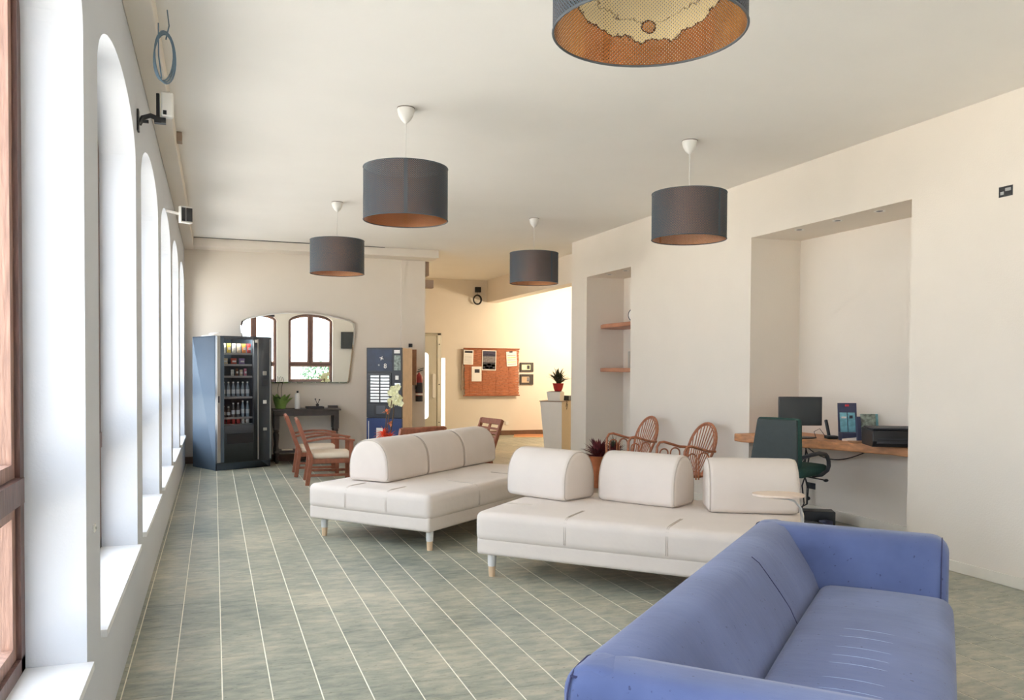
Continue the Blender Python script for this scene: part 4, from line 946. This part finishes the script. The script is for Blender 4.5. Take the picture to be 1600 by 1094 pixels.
# ================================================================== BACK WALL THINGS
yb = YB
t = thing('notice_board', 'orange brown reed mat notice board on the back wall', 'notice board', (4.83, yb-.05, .86))
m = MB(); m.box((.0, .0, .10), (1.18, .045, .95)); m.build('backing_box', 'tanbox', t)
rm = MB()
for k in range(44):
    z = -.0+k*.0222; x = .06+random.uniform(-.012, .012)
    while x < 1.24:
        l_ = random.uniform(.15, .34); x2 = min(x+l_, 1.25+random.uniform(-.015, .015)); rm.bar((x, -.012+random.uniform(-.002, .002), z), (x2-.004, -.012+random.uniform(-.002, .002), z+random.uniform(-.002, .002)), .012, .0205); x = x2
MT['reed'] = mat('reed', srgb(172, 104, 70), .7, var=.4, scale=9, stretch=(1, 1, 14)); MT['reed2'] = mat('reed_pole', srgb(150, 84, 52), .6, var=.2)
o = rm.build('reed_mat', 'reed', t); o['kind'] = 'stuff'
for z in (-.015, .965): m = MB(); m.tube([(.03, -.02, z), (1.27, -.02, z)], .012, 7); m.build('mat_pole', 'reed2', t, smooth=True)
m = MB()
for x_ in (.16, .45, .74, 1.03): m.tube([(x_, -.021, 0), (x_, -.021, .96)], .0025, 5)
m.build('stitch_cord', 'reed2', t, split=True)
def sheet(name, label, x0, z0, x1, z1, parts, yy=None, tilt=0, cat='poster', base='paper'):
    yy = yy if yy is not None else yb-.078
    t = thing(name, label, cat, ((x0+x1)/2, yy, (z0+z1)/2)); hw, hh = (x1-x0)/2, (z1-z0)/2
    m = MB(); m.box((-hw, -.001, -hh), (hw, .001, hh)); m.build('paper_sheet', base, t)
    for nm, mt, a, b_, c, d in parts:
        m = MB(); m.box((-hw+a*2*hw, -.0022, -hh+b_*2*hh), (-hw+c*2*hw, -.0012, -hh+d*2*hh)); m.build(nm, mt, t)
    t.rotation_euler = (0, tilt, 0); return t
lines = [('print_line', 'inkgrey', .1, .1+.08*k, .85, .12+.08*k) for k in range(8)]
sheet('notice_sheet', 'white sheet with dark heading pinned at top left of the notice board', 4.86, 1.49, 5.07, 1.79, [('print_heading', 'ink', .1, .80, .9, .95)] + lines, tilt=R(2))
sheet('notice_sheet', 'blank white sheet with a small black block, lowest on the notice board', 5.035, 1.14, 5.25, 1.45, [('print_picture', 'ink', .3, .58, .8, .82)])
sheet('notice_sheet', 'curling cream sheet pinned at the top right of the notice board', 5.80, 1.46, 6.03, 1.77, [('print_clip', 'ink', .3, .93, .62, 1.02)] + [('print_line', 'yellow' if k % 2 else 'inkgrey', .1, .12+.15*k, .9, .16+.15*k) for k in range(5)], tilt=R(-3))
sheet('event_poster', 'dark printed poster with yellow ovals in the middle of the notice board', 5.26, 1.37, 5.57, 1.79, [('print_heading', 'posternavy', .05, .70, .95, .96), ('print_picture', 'postergrey', .05, .40, .95, .70), ('print_ground', 'ink', .05, .05, .95, .40)] + [('yellow_spot', 'yellow', a, b_, a+.26, b_+.10) for a, b_ in ((.08, .2), (.37, .24), (.66, .2), (.22, .09), (.53, .09))] + [('print_line', 'inkgrey', .15, .78, .85, .80)], tilt=R(1))
for k, (z0, z1, lb) in enumerate(((1.345, 1.54, 'upper of two small dark framed pictures right of the notice board'), (1.07, 1.29, 'lower of two small dark framed pictures right of the notice board'))):
    t = thing('small_picture', lb, 'picture', (6.28, yb-.02, (z0+z1)/2), 0, 'small pictures right of the board'); hh = (z1-z0)/2
    m = MB(); m.box((-.15, -.01, -hh), (.15, .018, hh)); m.build('frame', 'console', t, bevel=.004)
    m = MB(); m.box((-.12, -.014, -hh*.6), (.05 if k else .08, -.009, hh*.55)); m.build('print', 'petal' if k == 0 else 'tan', t)
    m = MB(); m.box((.0, -.018, -hh*.4), (.06, -.013, hh*.4)); m.build('print_block', 'ink' if k == 0 else 'postergrey', t)
t = thing('wall_box', 'black junction box with a coiled black cable high on the back wall', 'junction box', (5.18, yb-.04, 3.05))
m = MB(); m.box((-.06, -.02, -.055), (.06, .04, .055)); m.build('box_body', 'black', t, bevel=.006)
m = MB()
for k in range(3): m.tube([(-.02+(.075+.008*k)*cos(2*pi*i/24), -.01-.006*k, -.21+(.085+.008*k)*sin(2*pi*i/24)) for i in range(24)], .009, 6, closed=True)
m.tube([(-.02, 0, -.05), (-.02, -.01, -.12)], .004, 5); m.build('coiled_cable', 'cable', t, smooth=True)
m = MB(); m.box((5.70, yb-.008, .235), (5.80, yb, .242)); m.box((5.80, yb-.012, .22), (5.875, yb, .29)); tag(m.build('wall_socket', 'white', bevel=.002), 'small white socket low on the back wall', 'socket')
m = MB(); m.box((3.175, 13.02, 2.89), (3.25, 13.16, 3.12)); tag(m.build('conduit_cover', 'tanbox', bevel=.004), 'taupe upright conduit cover just under the far ceiling edge', 'box')
m = MB(); m.box((3.175, 13.02, 2.70), (3.325, 13.16, 2.83)); tag(m.build('junction_box', 'tanbox', bevel=.004), 'taupe square junction box at the end of the far wall', 'box')
t = thing('door_mat', 'brown coir door mat with pale edge on the far floor', 'mat', (6.5, 16.15, 0), R(-20))
m = MB(); m.box((-.62, -.36, .001), (.8, .36, .012)); m.build('mat_field', 'mat', t)
m = MB(); m.box((-.64, -.39, .001), (.82, -.355, .013)); m.build('mat_edge', 'matedge', t)
# reception counter corner
t = thing('reception_counter', 'tall white tapered counter beside the end of the right wall', 'counter', (5.075, 12.748, 0), R(-42))
m = MB(); m.add([(.08, 0, 0), (.37, 0, 0), (.37, .3, 0), (.08, .3, 0), (-.01, 0, .87), (.37, 0, .87), (.37, .3, .87), (-.01, .3, .87)], [(0, 3, 2, 1), (4, 5, 6, 7), (0, 1, 5, 4), (1, 2, 6, 5), (2, 3, 7, 6), (3, 0, 4, 7)]); m.build('front_panel', 'white', t, bevel=.004)
m = MB(); m.box((.08, .302, 0), (.372, 1.2, .87)); m.box((.371, .004, 0), (.374, .302, .868)); m.build('side_panel', 'countertan', t)
m = MB(); m.box((-.02, -.01, .872), (.385, 1.21, .884)); m.build('counter_top', 'tanbox', t, bevel=.002)
t = thing('white_planter', 'small white tapered planter box standing on the counter', 'planter', (5.315, 12.68, .885), R(-42))
m = MB(); m.add([(-.10, -.10, 0), (.11, -.10, 0), (.11, .10, 0), (-.10, .10, 0), (-.12, -.11, .15), (.115, -.11, .15), (.115, .11, .15), (-.12, .11, .15)], [(0, 3, 2, 1), (4, 5, 6, 7), (0, 1, 5, 4), (1, 2, 6, 5), (2, 3, 7, 6), (3, 0, 4, 7)]); m.build('planter_box', 'white', t, bevel=.004)
m = MB(); m.box((-.10, -.09, .1505), (.10, .09, .156)); m.build('soil', 'console', t)
spiky('potted_plant', 'bromeliad with dark spiky leaves in a red pot on the white planter', (5.36, 12.68, 1.043), 'redpot', 'leafdark', .09, .13, 60, .22, .24, wid=.035)
m = MB(); m.box((-.07, -.06, 0), (.09, .08, .08)); o = m.build('card_terminal', 'black', bevel=.006); o.location = (5.56, 12.86, .8845); o.rotation_euler = (0, 0, R(-42)); tag(o, 'small black device on the counter under the red pot', 'device')
t = thing('counter_cable', 'thin black cables hanging over the counter edge', 'cable')
m = MB(); m.tube([(5.52, 12.72, .90), (5.515, 12.66, .86), (5.47, 12.60, .79)], .005, 5); m.tube([(5.50, 12.70, .905), (5.525, 12.67, .82), (5.50, 12.64, .74)], .005, 5); m.build('cable_strand', 'cable', t, split=True)

# ================================================================== SHELVES IN SMALL NICHE
for z, lb in ((2.03, 'upper wooden floating shelf in the narrow niche'), (1.43, 'lower wooden floating shelf in the narrow niche')):
    m = MB(); m.prism([(5.04, 9.35), (5.03, 10.35), (5.10, 10.56), (5.30, 10.63), (5.5, 10.63), (5.5, 9.33)], z-.055, z); tag(m.build('wall_shelf', 'shelf', bevel=.01), lb, 'shelf', 'shelves in the narrow niche')
t = thing('round_clock', 'small grey round clock standing on the upper shelf', 'clock', (5.30, 9.95, 2.031), R(20))
m = MB(); m.lathe([(0, -.025), (.085, -.025), (.09, 0), (.085, .025), (0, .025)], n=22, xf=Matrix.Translation((0, 0, .11)) @ Matrix.Rotation(pi/2, 4, 'Y')); m.build('clock_body', 'dark', t, smooth=True)
m = MB(); m.lathe([(0, 0), (.07, 0)], n=22, xf=Matrix.Translation((-.0265, 0, .11)) @ Matrix.Rotation(-pi/2, 4, 'Y')); m.build('clock_face', 'paper', t)
m = MB(); m.box((-.03, -.05, 0), (.03, .05, .025)); m.build('foot', 'dark', t)
t = thing('carved_figure', 'small reddish carved stick figure on the lower shelf', 'ornament', (5.25, 9.80, 1.431))
m = MB(); m.tube([(0, -.03, 0), (0, 0, .10), (0, -.01, .2), (0, .01, .26)], [.01, .016, .014, .01], 7); m.tube([(0, .05, 0), (0, 0, .10)], .009, 6); m.tube([(0, -.07, .26), (0, 0, .19), (0, .08, .25)], .008, 6); m.ball((0, .01, .28), .022); m.build('figure_body', 'leafred', t, smooth=True)
m = MB(); m.box((-.03, .10, 0), (.01, .16, .22)); m.build('stand', 'silver', t)
# downlights
for x_, y_, lb in ((5.044, 6.30, 'far one'), (5.04, 5.80, 'middle one'), (5.05, 5.33, 'near one')):
    t = thing('downlight', 'small recessed downlight in the top of the desk niche, %s' % lb, 'light', (x_, y_, 2.70), 0, 'downlights over the desk')
    m = MB(); m.lathe([(.026, -.001), (.042, -.004), (.044, 0)], n=20); m.build('ring', 'white', t); m = MB(); m.lathe([(0, -.0008), (.027, -.001)], n=20); m.build('lamp_face', 'ink', t)
for x_, y_, lb in ((5.06, 10.21, 'farther'), (5.06, 9.74, 'nearer')):
    t = thing('downlight', 'tiny recessed downlight in the top of the narrow shelf niche, %s' % lb, 'light', (x_, y_, 2.70), 0, 'downlights over the shelves')
    m = MB(); m.lathe([(.026, -.001), (.042, -.004), (.044, 0)], n=20); m.build('ring', 'white', t); m = MB(); m.lathe([(0, -.0008), (.027, -.001)], n=20); m.build('lamp_face', 'ink', t)

# ================================================================== DESK AND COMPUTER
DZ = .80
t = thing('wall_desk', 'thick live-edge wooden desk slab built into the wall niche', 'desk', (0, 0, 0))
edge = [(5.24, 4.876), (5.20, 5.10), (5.20, 5.35), (5.10, 5.62), (5.0, 5.88), (4.875, 6.14), (4.83, 6.35), (4.80, 6.55), (4.72, 6.70), (4.74, 6.84)]
m = MB(); m.prism(edge + [(5.498, 6.845), (5.498, 4.876)], DZ-.075, DZ); m.build('desk_slab', 'desk', t, bevel=.012)
for y_ in (5.2, 6.4): m = MB(); m.box((5.30, y_-.02, DZ-.12), (5.5, y_+.02, DZ-.076)); m.build('wall_bracket', 'dark', t)
# monitor
t = thing('computer_monitor', 'black computer monitor switched off on the desk', 'monitor', (4.99, 6.19, DZ), R(-19.7-1))
m = MB(); m.box((-.195, -.015, .115), (.195, .015, .375)); mo = m.build('monitor_case', 'black', t, bevel=.006)
MT['screen'] = mat('monitor_screen', srgb(52, 56, 58), .25, var=.04)
m = MB(); m.box((-.183, -.0175, .13), (.183, -.0145, .362)); m.build('screen', 'screen', t)
m = MB(); m.bar((0, .02, .01), (0, .02, .20), .05, .02, (0, 1, 0)); m.build('stand_neck', 'black', t, bevel=.004)
m = MB(); m.prism([(.15*cos(a), .09*sin(a)) for a in [2*pi*i/28 for i in range(28)]], 0.0005, .012); m.build('stand_foot', 'black', t, bevel=.004)
t = thing('keyboard', 'black keyboard lying on the desk in front of the monitor', 'keyboard', (4.86, 6.36, DZ+.0005), R(-25))
m = MB(); m.box((-.16, -.06, 0), (.16, .06, .018)); m.build('keyboard_body', 'black', t, bevel=.005)
m = MB()
for r_ in range(4):
    for c_ in range(13): m.box((-.15+c_*.0232, -.05+r_*.026, .018), (-.15+c_*.0232+.019, -.05+r_*.026+.021, .023))
o = m.build('keys', 'dark', t); o['kind'] = 'stuff'
t = thing('desk_phone', 'small black cordless handset upright in its cradle on the desk', 'phone', (5.22, 6.05, DZ), R(-20))
m = MB(); m.box((-.05, -.045, 0.0005), (.05, .045, .03)); m.build('cradle', 'black', t, bevel=.01)
m = MB(); m.bar((-.01, .02, .02), (-.035, .04, .17), .03, .016, (0, 1, 0)); m.build('handset', 'black', t, bevel=.008)
m = MB(); m.tube([(-.05, 0, .02), (-.10, .01, .09), (-.14, .04, .06), (-.12, .05, .01)], .003, 5); m.build('cord', 'cable', t)
# leaflet display
t = thing('leaflet_stand', 'navy cardboard leaflet stand with small red label', 'leaflet stand', (5.27, 5.87, DZ), R(-22))
m = MB(); m.bar((0, .05, .005), (0, .09, .325), .165, .008, (0, 1, 0)); m.build('back_board', 'navy', t)
m = MB(); m.box((-.085, -.05, .0005), (.085, .055, .07)); m.build('pocket', 'navy', t, bevel=.004)
m = MB(); m.box((-.02, .07, .295), (.012, .078, .312)); m.build('red_label', 'redlabel', t)
m = MB(); m.add([(-.09, -.056, .0), (.07, -.056, .0), (.07, -.056, .05), (.045, -.056, .055), (.03, -.056, .03), (-.09, -.056, .018)], [(0, 1, 2, 3, 4, 5)]); m.build('white_card', 'paper', t)
for x_, mt, lb, cat in ((-.045, 'teal', 'pale blue leaflet, left in the navy stand', 'leaflet'), (.025, 'teal', 'blue leaflet with a dark dot, right in the navy stand', 'leaflet')):
    v = Matrix.Translation((5.27, 5.87, DZ)) @ Matrix.Rotation(R(-22), 4, 'Z') @ Vector((x_, .02, .072))
    o_ = thing('leaflet', lb, cat, v, R(-22), 'leaflets in the stand'); m = MB(); m.bar((0, 0, 0), (0, .03, .17), .062, .006, (0, 1, 0)); m.build('leaflet_sheets', mt, o_)
    m = MB(); m.box((-.02, .005, .12), (.02, .0165, .135) if x_ < 0 else (.005, .0165, .145)); m.build('leaflet_print', 'paper' if x_ < 0 else 'ink', o_)
t = thing('magazine_stand', 'magazine with a colourful picture cover leaning by the printer', 'magazine', (5.345, 5.72, DZ+.0005), R(-22))
m = MB(); m.bar((0, 0, 0), (0, .05, .235), .125, .02, (0, 1, 0)); m.build('cover', 'leaflet', t)
m = MB(); m.bar((0, -.012, .01), (0, .0, .07), .115, .004, (0, 1, 0)); m.build('cover_text_band', 'ink', t)
m = MB(); m.bar((-.085, .005, 0), (-.085, .045, .21), .03, .04, (0, 1, 0)); tag_b = m.build('dark_spine', 'navy', t)
m = MB(); m.bar((0, 0, 0), (0, .04, .235), .08, .006, (0, 1, 0)); o = m.build('folded_leaflet', 'teal'); o.location = (5.41, 5.73, DZ+.0005); o.rotation_euler = (0, 0, R(-22)); tag(o, 'teal leaflet sticking out behind the magazine', 'leaflet')
m = MB(); m.box((-.09, -.06, 0), (.09, .06, .012)); o = m.build('paper_stack', 'deskdark'); o.location = (5.19, 5.65, DZ+.0005); o.rotation_euler = (0, 0, R(-22)); tag(o, 'flat pile of kraft papers before the magazine', 'papers')
t = thing('printer', 'black flatbed printer at the right end of the desk', 'printer', (5.205, 5.30, DZ), R(-28))
m = MB(); m.add([(-.20, -.10, .0005), (.20, -.10, .0005), (.20, .20, .0005), (-.20, .20, .0005), (-.20, -.14, .05), (.20, -.14, .05), (.20, .20, .05), (-.20, .20, .05), (-.20, -.11, .135), (.20, -.11, .135), (.20, .20, .145), (-.20, .20, .145)],
    [(0, 3, 2, 1), (0, 1, 5, 4), (1, 2, 6, 5), (2, 3, 7, 6), (3, 0, 4, 7), (4, 5, 9, 8), (5, 6, 10, 9), (6, 7, 11, 10), (7, 4, 8, 11), (8, 9, 10, 11)]); m.build('printer_body', 'black', t, bevel=.008)
m = MB(); m.box((-.19, -.10, .140), (.19, .19, .155)); m.build('scanner_lid', 'dark', t, bevel=.006)
m = MB(); m.box((-.17, -.145, .03), (.08, -.12, .05)); m.box((-.16, -.135, .06), (.06, -.12, .075)); m.build('paper_tray', 'dark', t, bevel=.003, split=True)
m = MB(); m.box((.11, -.142, .03), (.14, -.128, .04)); m.box((.115, -.138, .05), (.135, -.124, .056)); m.build('indicator', 'silver', t, split=True)
# cables and socket
m = MB(); m.box((5.488, 6.58, .255), (5.5, 6.70, .315)); m.build; tag(m.build('power_socket', 'dark', bevel=.003), 'dark power socket on the niche wall below the desk', 'socket')
P = [(5.45, 6.75-.95*q/16, .72-.14*sin(pi*(q/16)**.9)) for q in range(17)]
m = MB(); m.tube(P, .005, 6); tag(m.build('desk_cable', 'cable', smooth=True), 'black cable sagging under the desk', 'cable')
t = thing('cable_bundle', 'tangle of black cables hanging behind the office chair', 'cable', (0, 0, 0))
m = MB()
for k in range(4):
    a = random.uniform(-.03, .03); pts = [(5.40, 6.62+a, .72), (5.41+a, 6.60, .56), (5.42, 6.64-a, .42), (5.44, 6.66+a*2, .28), (5.40, 6.60+a, .12), (5.38+a, 6.66, .06)]
    m.tube(pts, .006, 5)
m.tube([(5.41, 6.55, .60), (5.43, 6.70, .55), (5.46, 6.68, .48), (5.42, 6.62, .44)], .005, 5); m.ball((5.42, 6.63, .43), .025); m.ball((5.43, 6.6, .17), .02); m.build('cable_strands', 'cable', t, smooth=True)
m = MB(); m.box((-.16, -.09, 0.0005), (.16, .09, .13)); o = m.build('floor_box', 'black', bevel=.006); o.location = (5.20, 6.22, 0); o.rotation_euler = (0, 0, R(-30)); tag(o, 'black box on the floor under the desk', 'box')
m = MB(); m.box((-.05, -.04, 0), (.04, .05, .07)); o = m.build('plug_adapter', 'navy', bevel=.01); o.location = (5.16, 6.02, .001); tag(o, 'small dark blue adapter on the floor under the desk', 'adapter')
# office chair
t = thing('office_chair', 'dark green office chair with loop armrests at the desk', 'chair', (4.73, 5.99, 0), R(90-66))
m = puff(.47, .46, .085, .035, .02, 6); m.v = [(x+.02, y_, z+.505) for x, y_, z in m.v]; m.build('seat', 'green', t, smooth=True)
m = puff(.42, .47, .05, .02, .012, 6, .004); rotm = Matrix.Translation((-.25, 0, .60)) @ Matrix.Rotation(R(-82), 4, 'Y')
m.v = [tuple(rotm @ Vector((x+.20, y_*(1-.18*max(0, (x+.2)/.42)), z-.025))) for x, y_, z in m.v]; bk = m.build('backrest', 'green', t, smooth=True)
m = puff(.40, .44, .03, .012, .0, 6); rotb = Matrix.Translation((-.285, 0, .60)) @ Matrix.Rotation(R(-82), 4, 'Y')
m.v = [tuple(rotb @ Vector((x+.20, y_*(1-.18*max(0, (x+.2)/.42)), z-.015))) for x, y_, z in m.v]; m.build('back_shell', 'chairback', t, smooth=True)
for sy in (-1, 1):
    y_ = sy*.265; m = MB(); m.tube([(-.23, sy*.22, .68), (-.15, y_, .705), (.0, y_, .71), (.11, y_, .695), (.15, y_, .67), (.175, y_, .63), (.18, y_, .59), (.17, y_*.97, .55), (.12, y_*.88, .515), (.05, sy*.18, .505)], .018, 8); m.build('armrest', 'dark', t, smooth=True)
m = MB(); m.bar((-.1, 0, .49), (-.26, 0, .52), .06, .02); m.bar((-.26, 0, .51), (-.275, 0, .62), .06, .02, (1, 0, 0)); m.build('back_bracket', 'black', t)
m = MB(); m.lathe([(0, .1), (.035, .1), (.035, .28), (.02, .28), (.02, .5), (.06, .5), (0, .51)], n=14); m.build('gas_column', 'black', t, smooth=True)
m = MB(); m.tube([(.05, -.1, .495), (.12, -.26, .47)], .006, 6); m.ball((.12, -.27, .468), .03, .02, .014); m.build('tilt_lever', 'black', t)
for k in range(5):
    a = 2*pi*k/5+.3; m = MB(); m.bar((0, 0, .11), (.28*cos(a), .28*sin(a), .075), .045, .03); lg = m.build('base_arm', 'black', t, bevel=.006)
    m = MB(); m.lathe([(0, -.012), (.027, -.012), (.03, 0), (.027, .012), (0, .012)], n=12, xf=Matrix.Translation((.28*cos(a), .28*sin(a), .0305)) @ Matrix.Rotation(a, 4, 'Z') @ Matrix.Rotation(pi/2, 4, 'X')); m.bar((.28*cos(a), .28*sin(a), .05), (.28*cos(a), .28*sin(a), .08), .02, .02, (1, 0, 0)); m.build('castor', 'black', lg)

# ================================================================== THINGS ON LEFT AND RIGHT WALLS
t = thing('cable_coil', 'loop of blue grey cable hanging from the ceiling edge above the windows', 'cable', (-.235, 4.60, 2.985), R(-28))
m = MB()
for k in range(3): m.tube([(.018*sin(2*pi*i/28)+.004*k, (.085+.006*k)*cos(2*pi*i/28+.1*k), (.112+.004*k)*sin(2*pi*i/28)) for i in range(28)], .0042, 6, closed=True)
m.tube([(0, .02, .10), (.0, .05, .18), (-.01, .05, .262)], .0035, 6); m.tube([(.0, -.02, -.11), (.02, -.08, -.02), (.05, -.13, .12)], .0035, 6); m.build('cable_loops', 'bluecable', t, smooth=True)
t = thing('wall_bracket', 'black jointed wall bracket fixed above the window pier', 'bracket', (XL, 5.10, 2.79))
m = MB(); m.box((0, -.03, -.06), (.012, .03, .06)); m.build('wall_plate', 'black', t, bevel=.003)
m = MB(); m.tube([(.01, 0, -.02), (.03, 0, .02), (.07, 0, .035), (.11, 0, .02)], .014, 8); m.tube([(.03, .0, -.0), (.06, 0, .0)], .01, 6); m.bar((.09, -.02, .005), (.15, -.02, .005), .04, .03); m.build('swivel_arm', 'black', t)
m = MB(); m.bar((.108, 0, -.0), (.108, 0, .16), .03, .018, (1, 0, 0)); m.build('upright_plate', 'black', t, bevel=.002)
t = thing('wireless_sensor', 'white plastic sensor box mounted on the black bracket', 'sensor', (XL+.155, 5.08, 2.86))
m = MB(); m.box((-.03, -.03, -.045), (.035, .03, .095)); m.build('sensor_body', 'white', t, bevel=.012, seg=3)
m = MB(); m.box((-.018, -.034, -.035), (.0, -.029, -.012)); m.build('sensor_port', 'black', t)
t = thing('emergency_light', 'small white framed black floodlight jutting from the left wall trim', 'light', (-.235, 8.07, 2.785), R(25))
m = MB(); m.box((-.055, -.02, -.075), (.055, .03, .075)); m.build('lamp_case', 'white', t, bevel=.006)
m = MB(); m.box((-.047, -.026, -.06), (-.012, -.019, .06)); m.box((-.004, -.026, -.06), (.05, -.019, .06)); m.build('lamp_glass', 'black', t, split=True)
m = MB(); m.bar((0, .02, 0), (-.15, .08, .03), .02, .02); m.build('mounting_arm', 'white', t)
m = MB(); m.box((XL+.13, 7.0, H-.075), (XL+.17, 7.10, H-.005)); tag(m.build('trim_clip', 'tanbox'), 'small taupe clip on the left ceiling trim', 'clip')
t = thing('window_latch', 'small white plate on the nearest window pier', 'latch', (XL, 3.235, .85))
m = MB(); m.box((0, -.016, -.014), (.006, .016, .014)); m.build('latch_plate', 'white', t, bevel=.002); m = MB(); m.lathe([(0, 0), (.004, 0), (.004, .005), (0, .005)], n=8, xf=Matrix.Translation((.006, 0, 0)) @ Matrix.Rotation(pi/2, 4, 'Y')); m.build('screw', 'silver', t)
t = thing('wall_socket_box', 'open black electrical wall box high on the right wall', 'socket box', (XR, 4.087, 2.603))
m = MB(); m.box((-.004, -.05, -.034), (.0, .05, .034)); m.build('box_rim', 'black', t); m = MB(); m.box((-.008, -.04, .0), (-.004, .0, .02)); m.box((-.008, .01, -.02), (-.004, .035, .0)); m.build('terminal', 'silver', t, split=True)
m = MB(); m.tube([(-.27+.006, 12.592, H-.004), (.5, 12.592, H-.004), (1.4, 12.592, H-.006), (2.1, 12.592, H-.004), (2.45, 12.592, H-.004)], .005, 5); tag(m.build('ceiling_gap_shadow', 'cable'), 'thin black shadow line along the far ceiling edge', 'cable')  # dark tube added for the shadow in the gap above the trim
# television on the near wall, seen only in the mirror
t = thing('television', 'black flat television on the wall reflected at the right edge of the mirror', 'television', (4.38, YN+.08, 1.85))
m = MB(); m.box((-.35, -.05, -.28), (.35, .0, .28)); m.build('tv_case', 'black', t, bevel=.008); m = MB(); m.box((-.33, .0, -.25), (.33, .004, .26)); m.build('screen', 'screen', t); m = MB(); m.box((-.1, -.08, -.1), (.1, -.05, .1)); m.build('wall_mount', 'dark', t)
